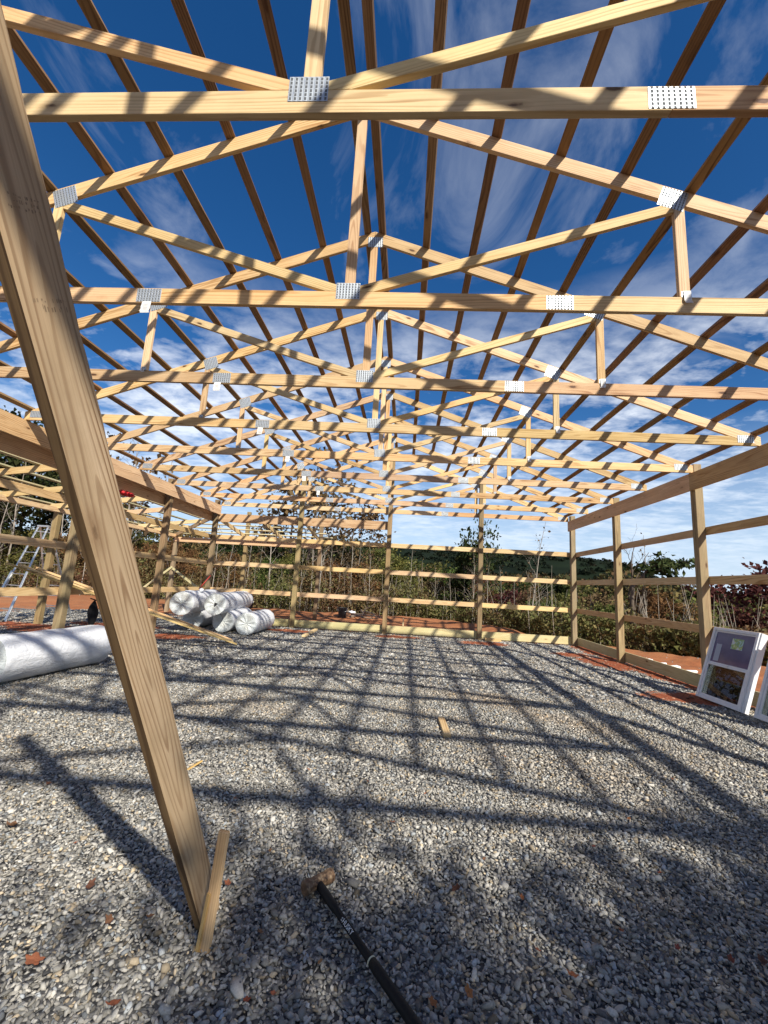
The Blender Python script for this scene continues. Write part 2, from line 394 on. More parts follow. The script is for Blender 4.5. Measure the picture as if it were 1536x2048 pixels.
for gi,(z0,z1) in enumerate(((2.58,2.95),(4.86,5.23),(7.14,7.51))):
    for a,b,w in ((-15.5,-7.76,'left corner bay'),(-7.74,-.01,'bay left of the middle post'),(.01,7.74,'bay right of the middle post'),(7.76,15.5,'right corner bay')):
        beam('wall_girt',(a,36.67,(z0+z1)/2),(b,36.67,(z0+z1)/2),Zv,.37,.10,M_pine2,'%s girt of the back wall, %s'%(gn[gi],w),'girt','girts of the back wall')
beam('ledger_beam',(-15.5,36.67,9.02),(-.12,36.67,9.02),Zv,.74,.10,M_pine,'wide orange ledger beam across the left half of the back wall','ledger beam')
beam('ledger_beam',(-15.64,-3.3,9.04),(-15.64,36.6,9.04),Zv,.78,.10,M_pine,'shaded ledger beam under the left header, carrying the porch rafters','ledger beam')

# porch outer beams, rafters and purlins
beam('porch_beam',(-23.3,12.8,7.92),(-23.3,44.7,7.92),Zv,.37,.10,M_pine2,'outer beam of the left porch, on top of the porch posts','porch beam','outer beams of the porch')
beam('porch_beam',(-23.4,44.60,7.56),(-7.5,44.60,7.56),Zv,.50,.10,M_pine,'outer beam of the back porch, seen under the top girt','porch beam','outer beams of the porch')
RS=.135
rz=lambda d:9.40-.18-RS*d
for i,y in enumerate((12.65,16.65,20.65,24.65,28.65,32.65)):
    beam('porch_rafter',(-15.7,y+.05,rz(0)),(-24.2,y+.05,rz(8.5)),Zv,.36,.10,M_pine2,'left porch rafter, %s from the camera'%ordn[i+1],'porch rafter','rafters of the left porch')
for i,x in enumerate((-15.45,-11.5,-7.6)):
    beam('porch_rafter',(x,36.73,rz(0)-.1),(x,45.4,rz(8.6)-.1),Zv,.36,.10,M_pine2,'back porch rafter, %s from the left, seen below the ledger'%ordn[i+1],'porch rafter','rafters of the back porch')
beam('hip_rafter',(-15.75,36.8,9.1),(-23.9,45.2,7.95),Zv,.38,.10,M_pine,'reddish hip rafter at the corner of the porch roof','porch rafter')
for i,y in enumerate((38.8,41.4)):
    d=(y-36.7); beam('porch_rafter',(-15.8-d*.97,y,rz(d*.97)-.02),(-24.2,y,rz(8.5)),Zv,.34,.10,M_pine2,'short jack rafter of the porch corner, %s from the building'%ordn[i+1],'porch rafter','jack rafters of the porch corner')
for i,d in enumerate((.5,2.1,3.7,5.3,6.9,8.2)):
    beam('porch_purlin',(-15.7-d,14.5+(i%3)*.9,rz(d)+.235),(-15.7-d,36.6+d,rz(d)+.235),(1,0,RS),.235,.09,M_skirt,'thin pale purlin on the left porch roof, %s out from the wall'%ordn[i+1],'roof purlin','purlins on the left porch')
for i,d in enumerate((2.1,3.7,5.3,6.9,8.2)):
    beam('porch_purlin',(-15.9-d*.9,36.8+d,rz(d)+.135),(-7.2+.35*i,36.8+d,rz(d)+.135),(0,1,RS*-1),.235,.09,M_skirt,'thin pale purlin on the back porch roof, %s out from the wall'%ordn[i+1],'roof purlin','purlins on the back porch')

# ------------------------------------------------------------------ leaning prop board and stake
def scl(p,s): q=CAM+(Vector(p)-CAM)*s; return q
PB=Vector((-1.166,6.35,0)); PD=Vector((.009,-.67,1.0)).normalized()
e=PD.cross(Vector((0,1,0))).normalized(); g_=e.cross(PD); ang=-1.518
W_=(math.cos(ang)*e+math.sin(ang)*g_)
if W_.x<0: W_=-W_
T_=PD.cross(W_)
SS=.76
P0=PB+PD*(-1.9); P1=PB+PD*13.6
cen=lambda P:scl(P+W_*.229+T_*.0625,SS)
prop=empty('prop_board',tuple(scl(PB+PD*(-1.51),SS)))
def prop_body():
    a=cen(P0); b=cen(P1); M,L=frame(a,b,W_)
    w=.458*SS*U; t=.125*SS*U
    bm=bmesh.new(); n=90
    zsgn=1 if (M.to_3x3()@Vector((0,0,1))).dot(T_)>0 else -1
    prof=[(-.5,-.42),(-.44,-.5),(.46,-.5),(.5,-.44),(.5,.44),(.46,.5),(-.46,.5),(-.5,.44)]
    rings=[]
    for i in range(n+1):
        x=-L/2+L*i/n; k=1-(2*i/n-1)**2
        r=[]
        # wane on the outer left arris between mid-height and top
        f=i/n
        wn=max(0.0,math.sin(min(1,max(0,(f-.28)/.42))*math.pi))*(.10+.05*math.sin(i*1.7)+.03*math.sin(i*.63))
        for (py,pz) in prof:
            yy=py*w; zz=pz*t
            if py>.4: yy-=w*(.012*math.sin(i*.9)+.008*math.sin(i*2.3))*(1 if f>.3 else .3)
            r.append(bm.verts.new((x,yy,zz)))
        rings.append(r)
    m=len(prof)
    for a_,b_ in zip(rings,rings[1:]):
        for j in range(m): bm.faces.new((a_[j],a_[(j+1)%m],b_[(j+1)%m],b_[j]))
    bm.faces.new(rings[0][::-1]); bm.faces.new(rings[-1])
    bmesh.ops.recalc_face_normals(bm,faces=bm.faces[:])
    me=bpy.data.meshes.new('board'); bm.to_mesh(me); bm.free()
    ob=link('board',me,[M_prop,M_edge_shaded],prop,M)
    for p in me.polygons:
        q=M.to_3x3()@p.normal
        if q.dot(W_)<-.5: p.material_index=1  # only the narrow side facing the camera gets the darkened wood
    return ob,M,L,w,t
pbo,PM,PL,pw,pt=prop_body()
tag(prop,'long rough prop board leaning up across the left of the frame, wedged by a stake','prop board')
camdir=(CAM*U-PM.translation).normalized(); zloc=(PM.to_3x3()@Vector((0,0,1)))
zs=1 if zloc.dot(camdir)>0 else -1
# faded lumber stamps on the face (illegible strokes)
def stamp(xc,rows,seed,w0=.8):
    r=random.Random(seed); bm=bmesh.new(); zz=zs*(pt/2+.0004)
    for ri,(hh,off) in enumerate(rows):
        y=-pw*w0/2
        while y<pw*w0/2:
            ww=r.uniform(.0022,.0065)
            if r.random()<.72:
                x0=xc+off; sk=r.uniform(-.2,.2)*hh; bot=r.choice((0,0,.45)); top=r.choice((1,1,.55))
                vs=[bm.verts.new(Vector(((x0+hh*bot),y,zz))),bm.verts.new(Vector(((x0+hh*bot),y+ww*.6,zz))),bm.verts.new(Vector(((x0+hh*top)+sk,y+ww*.6,zz))),bm.verts.new(Vector(((x0+hh*top)+sk,y,zz)))]
                bm.faces.new(vs)
            y+=ww*1.25
    o=bm_obj('lumber_stamp',bm,M_stamp,None); 
    o.parent=prop; P=prop.matrix_basis; o.matrix_basis=P.inverted()@PM
    return o
def prop_x(vpx):   # local x where the board crosses photo row vpx
    best=None
    for i in range(400):
        x=-PL/2+PL*i/399; p=PM@Vector((x,0,0)); u=project(p)
        if u is None: continue
        d=abs(u[1]-vpx)
        if best is None or d<best[0]: best=(d,x)
    return best[1]
# ------------------------------------------------------------------ camera
pi_,ya_,ro_=[math.radians(a) for a in (9.63,-3.388,3.243)]
Fw=Vector((math.sin(ya_)*math.cos(pi_),math.cos(ya_)*math.cos(pi_),math.sin(pi_)))
Rt=Vector((math.cos(ya_),-math.sin(ya_),0)); Up=Rt.cross(Fw)
R2=Rt*math.cos(ro_)+Up*math.sin(ro_); U2=-Rt*math.sin(ro_)+Up*math.cos(ro_)
cd=bpy.data.cameras.new('camera'); cam=bpy.data.objects.new('camera',cd); C.objects.link(cam)
CM=Matrix((R2,U2,-Fw)).transposed().to_4x4(); CM.translation=CAM*U; cam.matrix_world=CM
cd.sensor_fit='VERTICAL'; cd.sensor_height=36; cd.lens=36*855.98/2048; cd.clip_start=.05; cd.clip_end=5000
S.camera=cam
def project(p):
    d=p-CAM*U; z=d.dot(Fw)
    if z<=.01: return None
    return 768+855.98*d.dot(R2)/z,1024-855.98*d.dot(U2)/z
def ray(u,v): return Fw+R2*((u-768)/855.98)-U2*((v-1024)/855.98)
def on(ax,val,u,v):
    d=ray(u,v); t=(val-CAM[ax])/d[ax]; return CAM+t*d
stamp(prop_x(407),[(.006,-.010),(.006,0),(.005,.010)],3,.55)
stamp(prop_x(610),[(.012,-.008),(.007,.010)],5,.62)

stk=empty('wood_stake',(-.37,5.23,0),'short bright split stake driven in at the foot of the leaning prop','stake')
a=on(1,5.22,409,1900); b=on(1,5.22,449,1662); d_=(b-a).normalized()
board('stake_body',tuple(a-d_*.15),tuple(b),(1,-.25,0),.118,.055,M_stake,stk,bev=.0015)
a2=a+Vector((-.075,-.02,.0)); b2=a2+d_*.55+Vector((.03,0,0))
board('splinter',tuple(a2-d_*.1),tuple(b2),(1,-.6,0),.045,.03,M_stake,stk,bev=.001)
bm=bmesh.new()
for i in range(14):
    q=V(*(b+Vector(((i/13-.5)*.10,-.01+.02*random.random(),-.004))))
    h=random.uniform(.004,.02); w=.0012
    vs=[bm.verts.new(q+Vector((-w,0,0))),bm.verts.new(q+Vector((w,0,0))),bm.verts.new(q+Vector((0,w,0))),bm.verts.new(q+Vector((random.uniform(-.004,.004),0,h)))]
    bm.faces.new((vs[0],vs[1],vs[3])); bm.faces.new((vs[1],vs[2],vs[3])); bm.faces.new((vs[2],vs[0],vs[3]))
bm_obj('frayed_end',bm,M_stake,stk)

# ------------------------------------------------------------------ sledge hammer
ham=empty('sledge_hammer',tuple(on(2,.1,633,1765)),'sledge hammer with a worn brown head and black grip lying on the gravel','sledge hammer')
e1=on(2,.14,607,1778); e2=on(2,.14,664,1749); M,L=frame(tuple(e1),tuple(e2),(0,0,1))
bm=bmesh.new(); prof=[(-.5,.060),(-.485,.078),(-.34,.083),(-.22,.070),(-.15,.074),(.15,.074),(.22,.070),(.34,.083),(.485,.078),(.5,.060)]
rings=[]
for f,r in prof:
    rings.append([bm.verts.new((f*L,r*U*math.cos(math.pi/8+j*math.pi/4)*1.06,r*U*math.sin(math.pi/8+j*math.pi/4)*1.06)) for j in range(8)])
for a,b in zip(rings,rings[1:]):
    for j in range(8): bm.faces.new((a[j],a[(j+1)%8],b[(j+1)%8],b[j]))
bm.faces.new(rings[0][::-1]); bm.faces.new(rings[-1]); bmesh.ops.recalc_face_normals(bm,faces=bm.faces[:])
bmesh.ops.bevel(bm,geom=bm.edges[:],offset=.0012,segments=1,affect='EDGES')
me=bpy.data.meshes.new('head'); bm.to_mesh(me); bm.free(); link('head',me,M_head,ham,M)
h0=on(2,.13,637,1768); h1=on(2,.11,845,2072); hd=(h1-h0)
hp=lambda f:V(*(h0+hd*f))
bm=bmesh.new(); tube_bm(bm,[hp(f) for f in (0,.06,.22,.24,.60,.61)],[r*U for r in (.052,.055,.050,.040,.043,.043)],14)
hb=bm_obj('handle',bm,M_black,ham,None,True)
bm=bmesh.new(); tube_bm(bm,[hp(f) for f in (.612,.66,.8,1.0,1.3)],[r*U for r in (.050,.055,.052,.056,.056)],14)
bm_obj('grip',bm,M_black,ham,None,True)
bm=bmesh.new(); tube_bm(bm,[hp(f) for f in (.603,.611)],[.051*U,.051*U],14); bm_obj('grip_ring',bm,M_band,ham)
fc=bpy.data.curves.new('lettering','FONT'); fc.body='\u03e1HUSKY'.replace('\u03e1','S\u00b7')[1:]; fc.body='HUSKY'; fc.size=.070*U; fc.extrude=.0003; fc.align_x='LEFT'
fo=bpy.data.objects.new('tmp',fc); C.objects.link(fo); bpy.context.view_layer.update()
me=bpy.data.meshes.new_from_object(fo.evaluated_get(bpy.context.evaluated_depsgraph_get())); bpy.data.objects.remove(fo)
tx=(hd).normalized(); tp=h0+hd*.335; nv=(CAM-tp).normalized(); nv=(nv-tx*nv.dot(tx)).normalized(); ty=nv.cross(tx)
TM=Matrix((tx,ty,nv)).transposed().to_4x4(); TM.translation=V(*(tp+nv*.048-ty*.024))
link('lettering',me,M_txt,hb,TM)
# small mark before the word: two curved strokes
bm=bmesh.new()
for k in range(2):
    for j in range(6):
        a0=math.pi*(.15+j*.12)+k*math.pi; a1=math.pi*(.15+(j+1)*.12)+k*math.pi
        for q in [0]:
            vs=[Vector((-.020*U+.014*U*math.cos(x)*rr,.021*U+.019*U*math.sin(x)*rr+(k*.004-.002)*U,0)) for x,rr in ((a0,1),(a1,1),(a1,.62),(a0,.62))]
            bm.faces.new([bm.verts.new(v) for v in vs])
me=bpy.data.meshes.new('logo_mark'); bm.to_mesh(me); bm.free(); link('logo_mark',me,M_txt,hb,TM)

# ------------------------------------------------------------------ wrapped rolls
def noise3(p): 
    return math.sin(p[0]*3.1+1.3*math.sin(p[1]*4.7))*.5+math.sin(p[1]*5.3+1.7*math.sin(p[2]*3.9))*.3+math.sin(p[2]*7.7+p[0]*2.1)*.2
def roll(A,B,r,lab,grp='white plastic wrapped insulation rolls',name='wrapped_roll',seed=0,sag=.06):
    o=empty(name,(A.x,A.y,max(0,A.z-r)),lab,'insulation roll',grp)
    M,L=frame(tuple(A),tuple(B),(0,0,1)); M.translation=V(*A); R=r*U
    n=48; bm=bmesh.new(); rings=[]; rnd=random.Random(seed)
    prof=[(.0,.965),(.006,.99),(.03,1.0),(.10,1.005)]+[(f/16,1.0) for f in range(3,14)]+[(.90,1.01),(.97,1.0),(.994,.95),(1.0,.86)]
    for f,k in prof:
        ring=[]
        for j in range(n):
            a=2*math.pi*j/n; y=math.sin(a); z=math.cos(a)
            w=1+(.020 if L>1.7*U*2 else .045)*noise3((f*6+seed,a*2,seed*1.7))+.012*noise3((f*19,a*5+seed,seed))+.008*math.sin(f*40+3*math.sin(a*3+seed))*(.4+.6*math.exp(-8*min(f,1-f)))
            rr=R*k*w
            yy=y*rr; zz=z*rr
            if yy<-R*(1-sag): yy=-R*(1-sag)+.1*(yy+R*(1-sag))
            ring.append(bm.verts.new((f*L,yy-.0*R,zz)))
        rings.append(ring)
    for a,b in zip(rings,rings[1:]):
        for j in range(n): bm.faces.new((a[j],a[(j+1)%n],b[(j+1)%n],b[j]))
    me=bpy.data.meshes.new('wrap'); 
    ends=[[(v.co.copy()) for v in rings[0]],[(v.co.copy()) for v in rings[-1]]]
    bmesh.ops.recalc_face_normals(bm,faces=bm.faces[:]); bm.to_mesh(me); bm.free(); me.shade_smooth()
    link('wrap',me,M_wrap,o,M)
    for side,ev in enumerate(ends):
        bm=bmesh.new(); prev=[bm.verts.new(c) for c in ev]; sg=1 if side==0 else -1
        cx=ev[0].x
        for q,(k,dx) in enumerate(((.9,-.02),(.7,.02),(.45,.07),(.2,.05),(.07,.10))):
            ring=[bm.verts.new((cx+sg*R*(dx+.05*math.sin(9*j*2*math.pi/n+seed)*k*(1-k)*3+.03*noise3((j*.7,k*9,seed))),c.y*k,c.z*k)) for j,c in enumerate(ev)]
            for j in range(n): bm.faces.new((prev[j],prev[(j+1)%n],ring[(j+1)%n],ring[j]))
            prev=ring
        bm.faces.new(prev); bmesh.ops.recalc_face_normals(bm,faces=bm.faces[:])
        me=bpy.data.meshes.new('end_cap'); bm.to_mesh(me); bm.free(); me.shade_smooth(); link('end_cap',me,M_end,o,M)
    return o
roll(on(2,.77,492,1248),on(2,.77,531,1238),.77,'rightmost wrapped roll on the ground, its clear end facing the camera',seed=1)
roll(on(2,.77,446,1243),on(2,.77,489,1233),.77,'bottom wrapped roll in the middle of the stack, with pleated end',seed=2)
roll(on(2,.77,386,1236),on(2,.77,428,1228),.77,'bottom left wrapped roll, mostly hidden by the pile of boards',seed=3)
roll(on(2,1.98,363,1207),on(2,1.98,427,1197),.80,'top left wrapped roll, with a scrap of white plastic lying on it',seed=4)
roll(on(2,2.05,430,1208),on(2,2.05,490,1199),.74,'top right wrapped roll, with a dark hole in its end',seed=5)
bm=bmesh.new(); hc=on(2,2.05,430,1208); hc=hc+(CAM-hc).normalized()*.12
tube_bm(bm,[V(*hc),V(*(hc+Vector((.05,.2,0))))],[.075*U,.06*U],10); bm_obj('core_hole',bm,M_bucket,[o for o in C.objects if o.name.startswith('wrapped_roll') and 'dark hole' in o.get('label','')][0])
A=on(2,.80,196,1287); B=on(2,.80,0,1318); B=A+(B-A).normalized()*4.6
roll(B,A,.80,'long white roll lying alone at the left edge of the gravel',name='wrapped_roll',seed=6,sag=.10)
# scrap of plastic on top of the stack
o=empty('plastic_scrap',tuple(on(2,2.78,390,1183)),'small crumpled scrap of white plastic on top of the roll stack','plastic scrap')
bm=bmesh.new(); bmesh.ops.create_icosphere(bm,subdivisions=3,radius=1)
cA=on(1,31.5,403,1180)
for v in bm.verts:
    k=1+.25*noise3(v.co*3); v.co=V(*(cA+Vector((v.co.x*.16*k,v.co.y*.15*k,v.co.z*.13*k))))
r_=bmesh.ops.create_icosphere(bm,subdivisions=3,radius=1)
for v in r_['verts']:
    k=1+.3*noise3(v.co*4); v.co=V(*(cA+Vector((-.55,0,-.13))+Vector((v.co.x*.62*k,v.co.y*.3*k,v.co.z*.07*k))))
bm_obj('crumpled_sheet',bm,M_wrap,o,None,True)

# ------------------------------------------------------------------ loose lumber
low=Vector((-8.1,25.5,.09)); mid=Vector((-15.42,21.35,3.03)); dr=(mid-low).normalized()
low2=Vector((-9.05,27.3,.12))
for i,(dx,dy,dz,L_,lab) in enumerate(((0,0,0,11.8,'front loose board of three on the left wall girt, lowest end on the gravel'),
      (-.55,.75,.13,11.3,'middle loose board of the three resting on the left wall girt'),
      (-.75,1.05,.24,10.6,'rearmost loose board of the three resting on the left wall girt'))):
    a=low+Vector((dx,dy,dz*.3)); m_=mid+Vector((0,.06*i,.11*i)); d=(m_-a).normalized(); b=a+d*L_
    tag(board('loose_board',tuple(a),tuple(b),(-.5,.86,0),.28,.085,M_pine2,None),lab,'board','loose boards leaning over the left wall girt')
bl=board('wood_offcut',tuple(on(2,.06,882,1437)),tuple(on(2,.06,895,1472)),(1,0,0),.19,.10,M_pine,None); tag(bl,'short block of wood lying alone in the middle of the gravel','wood offcut')
bl=board('wood_offcut',tuple(on(2,.1,607,1272)),tuple(on(2,.1,632,1259)),(1,0,0),.26,.14,M_pine2,None); tag(bl,'short piece of board on the gravel near the back wall, left of the middle post','wood offcut')
bl=board('wood_offcut',tuple(on(2,.13,970,1279)),tuple(on(2,.13,1002,1281)),(0,0,1),.26,.2,M_pine2,None); tag(bl,'short block lying against the skirt board by the post right of the middle','wood offcut')
bl=board('wood_shard',tuple(on(2,.03,372,1541)),tuple(on(2,.08,403,1522)),(0,1,0),.07,.03,M_stake,None,bev=.001); tag(bl,'thin pale splinter of wood on the gravel just behind the leaning prop','wood splinter')
bl=board('survey_stake',(*on(2,0,806,1253).xy,-.2),(*on(2,0,806,1253).xy,.78),(1,0,0),.12,.05,M_skirt,None); tag(bl,'thin pale stake standing in the clay beyond the back wall','stake')
for a,b,l in (((-23.2,44.55,4.6),(-28.6,44.4,.0),'diagonal brace on the far porch corner post, running down left'),((-23.1,44.5,4.45),(-16.1,44.5,.0),'pale diagonal brace on the far porch corner post, running down right')):
    tag(board('brace_board',a,b,(0,0,1),.22,.09,M_skirt,None),l,'brace','braces of the porch corner post')
bm=bmesh.new(); tube_bm(bm,[V(*on(1,33.2,398,1178)),V(*on(1,33.6,421,1151))],[.05*U,.04*U],8); tag(bm_obj('red_pole',bm,M_redpaint,None,None,True),'red pole sticking up behind the wrapped rolls','pole')
bm=bmesh.new(); tube_bm(bm,[V(*on(1,36.2,471,1186)),V(*on(1,36.3,480,1160))],[.02*U,.02*U],6); tag(bm_obj('iron_rod',bm,M_bucket,None,None,True),'thin dark rod leaning on the lowest back wall girt','rod')

# black cloth hung on the boards
q=on(1,22.4,190,1200)
o=empty('tool_bag',(q.x,q.y,0.6),'limp black cloth bag hanging from the loose boards beside the prop','bag')
bm=bmesh.new(); bmesh.ops.create_icosphere(bm,subdivisions=3,radius=1)
for v in bm.verts:
    f=(v.co.z+1)/2; k=(.10+.10*math.sin(min(1,(1-f)*1.4)*math.pi*.75))*(1+.15*noise3(v.co*2.5))
    v.co=V(q.x+v.co.x*k*1.15+.02*math.sin(f*6),q.y+v.co.y*k*1.3,q.z-1.38*(1-f))
bm_obj('bag_body',bm,M_blackcloth,o,None,True)
board('carry_strap',(q.x-.25,q.y-.02,q.z+.07),(q.x+.12,q.y-.02,q.z-.02),(0,0,1),.05,.06,M_blackcloth,o)
# red cloth on the porch roof
q=on(1,24.7,250,986)
o=empty('work_jacket',tuple(q),'bright red cloth draped over the left porch rafters','jacket')
bm=bmesh.new(); bmesh.ops.create_icosphere(bm,subdivisions=4,radius=1)
for v in bm.verts:
    c=v.co.copy(); k=1+.28*noise3(c*2.6)
    v.co=V(q.x+c.x*.42*k,q.y+c.y*.5*k,q.z+c.z*.16*k-.28*c.x*.5+.04*math.sin(c.x*9))
bm_obj('cloth_body',bm,M_red,o,None,True)
bm=bmesh.new(); tube_bm(bm,[V(q.x-.1,q.y-.5,q.z+.1),V(q.x+.2,q.y-.55,q.z-.02),V(q.x+.5,q.y-.45,q.z-.22)],[.09*U,.10*U,.06*U],10); bm_obj('sleeve',bm,M_red,o,None,True)

# ------------------------------------------------------------------ step ladder
lad=empty('step_ladder',(-26.2,31.2,0),'aluminium step ladder standing open beyond the left porch post','ladder')
def rail(name,a,b,w=.13):
    return board(name,a,b,(1,0,0),w,.07,M_alu,lad,bev=.002)
fA=Vector((-25.62,28.73,.05)); fB=Vector((-27.15,28.95,.05)); tA=Vector((-25.98,31.25,6.9)); tB=Vector((-26.75,31.25,6.9))
bA=Vector((-25.0,33.9,.05)); bB=Vector((-27.3,34.1,.05)); uA=tA+Vector((0,.18,0)); uB=tB+Vector((0,.18,0))
for a,b,n_ in ((fA,tA,'front_rail'),(fB,tB,'front_rail'),(bA,uA,'rear_rail'),(bB,uB,'rear_rail')): rail(n_,tuple(a),tuple(b))
for a,b in ((fA,tA),(fB,tB)):
    m1=a+(b-a)*.50; rail('telescoping_rail',tuple(a+Vector((.10 if a is fA else -.10,-.03,0))),tuple(m1+Vector((.05 if a is fA else -.05,-.07,0))),.16)
for i in range(8):
    f=(i+1)*.118
    p=fA+(tA-fA)*f; q2=fB+(tB-fB)*f; board('rung',tuple(p),tuple(q2),(0,1,0),.13,.05,M_alu,lad)
    p=bA+(uA-bA)*f; q2=bB+(uB-bB)*f; board('rung',tuple(p),tuple(q2),(0,1,0),.11,.05,M_alu,lad)
board('top_cap',tuple((tA+uA)/2+Vector((.08,0,.06))),tuple((tB+uB)/2+Vector((-.08,0,.06))),(0,1,0),.34,.12,M_alu,lad)
for p in (fA,fB,bA,bB): board('foot',tuple(p+Vector((0,0,-.06))),tuple(p+Vector((0,0,.10))),(1,0,0),.18,.13,M_bucket,lad)

# ------------------------------------------------------------------ vinyl windows leaning on the right wall
def window(y0,lab,leaf=0):
    P=CAM+(Vector((14.45,y0,.03))-CAM)*.978; P.y=y0*.978; P.z=.07
    Wd,Ht=2.45,3.07
    top=CAM+(Vector((15.47,y0,3.01))-CAM)*.978; top.y=P.y
    up=(top-P).normalized(); xr=Vector((0,-1,0)); nrm=xr.cross(up)   # points toward camera side?
    if nrm.x>0: nrm=-nrm
    o=empty('vinyl_window',tuple(P),lab,'window','white windows leaning on the right wall')
    def pt(u,v,d): return P+xr*u+up*v+nrm*d
    def bar(name,u0,u1,v0,v1,d0,d1,m,parent,bev=.0025):
        horiz=(u1-u0)>(v1-v0)
        if horiz: a=pt(u0,(v0+v1)/2,(d0+d1)/2); b=pt(u1,(v0+v1)/2,(d0+d1)/2); return board(name,tuple(a),tuple(b),up,v1-v0,abs(d1-d0),m,parent,bev)
        a=pt((u0+u1)/2,v0,(d0+d1)/2); b=pt((u0+u1)/2,v1,(d0+d1)/2); return board(name,tuple(a),tuple(b),xr,u1-u0,abs(d1-d0),m,parent,bev)
    def ring(name,u0,u1,v0,v1,w,d0,d1,m):
        q=[bar(name,u0,u0+w,v0,v1,d0,d1,m,o),bar(name,u1-w,u1,v0,v1,d0,d1,m,o),bar(name,u0+w+.002,u1-w-.002,v0,v0+w,d0,d1,m,o),bar(name,u0+w+.002,u1-w-.002,v1-w,v1,d0,d1,m,o)]
        base=q[0]; bm=bmesh.new(); bi=base.matrix_basis.inverted()
        for x in q:
            me2=x.data.copy(); me2.transform(bi@x.matrix_basis); bm.from_mesh(me2)
        bm.to_mesh(base.data); bm.free()
        for x in q[1:]: bpy.data.objects.remove(x)
        return base
    ring('window_frame',0,Wd,0,Ht,.12,-.13,0,M_white)
    ring('nail_fin',-.0,Wd+.0,0,Ht,.09,-.34,-.135,M_white)
    bar('side_jamb',Wd+.003,Wd+.06,.0,Ht,-.30,-.06,M_white,o)
    ring('lower_sash',.123,Wd-.123,.123,Ht*.5,.085,-.12,-.03,M_white)
    ring('upper_sash',.123,Wd-.123,Ht*.5+.004,Ht-.123,.055,-.125,-.06,M_white)
    bar('glass_pane',.208,Wd-.208,.208,Ht*.5-.085,-.085,-.075,M_glass,o,0)
    up_=bar('glass_pane',.178,Wd-.178,Ht*.5+.06,Ht-.178,-.095,-.085,M_film,o,0)
    bar('paper_sticker',1.12,1.72,Ht-.80,Ht-.36,-.083,-.080,mat_sticker,o,0)
    bar('paper_label',.32,.62,Ht*.5+.12,Ht*.5+.85,-.083,-.080,mat_label,o,0)
    bar('sash_latch',Wd*.5-.1,Wd*.5+.1,Ht*.5-.03,Ht*.5+.03,-.03,.0,M_white,o)
    return o
mt,t_=mat('sticker_print'); co=t_.n('ShaderNodeTexCoord').outputs['Object']
finish(t_,t_.ramp(t_.noise(co,9,3,.5,1.0),[(.38,(.45,.62,.62)),(.46,(.20,.36,.10)),(.54,(.55,.60,.25)),(.62,(.60,.66,.72))]),.4); mat_sticker=mt
mt,t_=mat('pale_label'); finish(t_,(.38,.42,.50),.4); mat_label=mt
window(20.48,'white double hung window leaning at the right, fully in view with a picture sticker')
window(17.30,'white double hung window cut off by the right edge of the photo')

# white pipe pieces and boards outside the right wall
b0=tag(board('lumber_plank',(16.6,30.2,.10),(17.4,22.5,.10),(1,0,0),.5,.14,M_skirt,None),'flat plank on the clay just outside the right wall','plank')
for i in range(6):
    f=i/5; c=Vector((16.62+.75*f,29.6-5.6*f,.27)); d=Vector((.33,.12+.1*math.sin(i*3),0))
    o=empty('pipe_piece',tuple(c),'white pipe piece on the plank outside the right wall, %s from far end'%ordn[i+1],'pipe piece','white pipe pieces outside the right wall')
    for k in range(2 if i%2 else 1):
        cc=c+Vector((0,.24*k,0)); bm=bmesh.new(); tube_bm(bm,[V(*(cc-d)),V(*(cc+d))],[.085*U]*2,14); bm_obj('pipe_wall' if k==0 else 'second_pipe',bm,M_pvc,o,None,False)
        bm=bmesh.new(); tube_bm(bm,[V(*(cc-d*1.012)),V(*(cc-d*.9))],[.05*U]*2,12); bm_obj('pipe_bore',bm,M_ink,o)
# debris beyond the back wall
for (u,v,l) in ((684,1236,'black plastic bucket standing on the clay beyond the middle of the back wall'),(497,1219,'dark bucket on the clay beyond the rolls')):
    p=on(2,0,u,v); p=CAM+(p-CAM)*.98; o=empty('plastic_bucket',(p.x,p.y,0),l,'bucket')
    bm=bmesh.new(); n=20; rr=[(.40,0),(.42,.05),(.50,1.10),(.54,1.12),(.54,1.2),(.48,1.2),(.46,1.1),(.38,.1)]
    ring=[[bm.verts.new(V(p.x+r*math.cos(2*math.pi*j/n),p.y+r*math.sin(2*math.pi*j/n),z+.02)) for j in range(n)] for r,z in rr]
    for a,b in zip(ring,ring[1:]):
        for j in range(n): bm.faces.new((a[j],a[(j+1)%n],b[(j+1)%n],b[j]))
    bm.faces.new(ring[-1]); bm.faces.new(ring[0][::-1]); bm_obj('bucket_body',bm,M_bucket,o,None,False)
    bm=bmesh.new(); tube_bm(bm,[V(p.x+.54*math.cos(a),p.y-.54*abs(math.sin(a))*.6-.05,1.15+.0-.5*abs(math.sin(a))) for a in [math.pi*k/12 for k in range(13)]],[.015*U]*13,6); bm_obj('bail_handle',bm,M_alu,o)
M_log=simple('dead_branch',(.20,.15,.11),.9,var=.4,scale=14,bs=.7,bd=.01)
def branchy(bm,a,b,r0,r1,sub,rn,depth=0,kink=.06):
    n=6; pts=[]; L=(b-a).length
    for i in range(n+1):
        f=i/n; j=Vector((rn.uniform(-1,1),rn.uniform(-1,1),rn.uniform(-1,1)))*kink*L*(0 if i in(0,) else 1)*.5
        pts.append(a+(b-a)*f+j)
    tube_bm(bm,pts,[r0+(r1-r0)*i/n for i in range(n+1)],5 if depth else 7)
    if sub>0:
        for i in range(2,n):
            if rn.random()<.75:
                d=(b-a).normalized(); s=Vector((rn.uniform(-1,1),rn.uniform(-1,1),rn.uniform(-.3,1))).normalized()
                branchy(bm,pts[i],pts[i]+(d*.6+s*.7).normalized()*L*rn.uniform(.25,.45),r0*.45,r1*.5,sub-1,rn,depth+1,kink)
rn=random.Random(3)
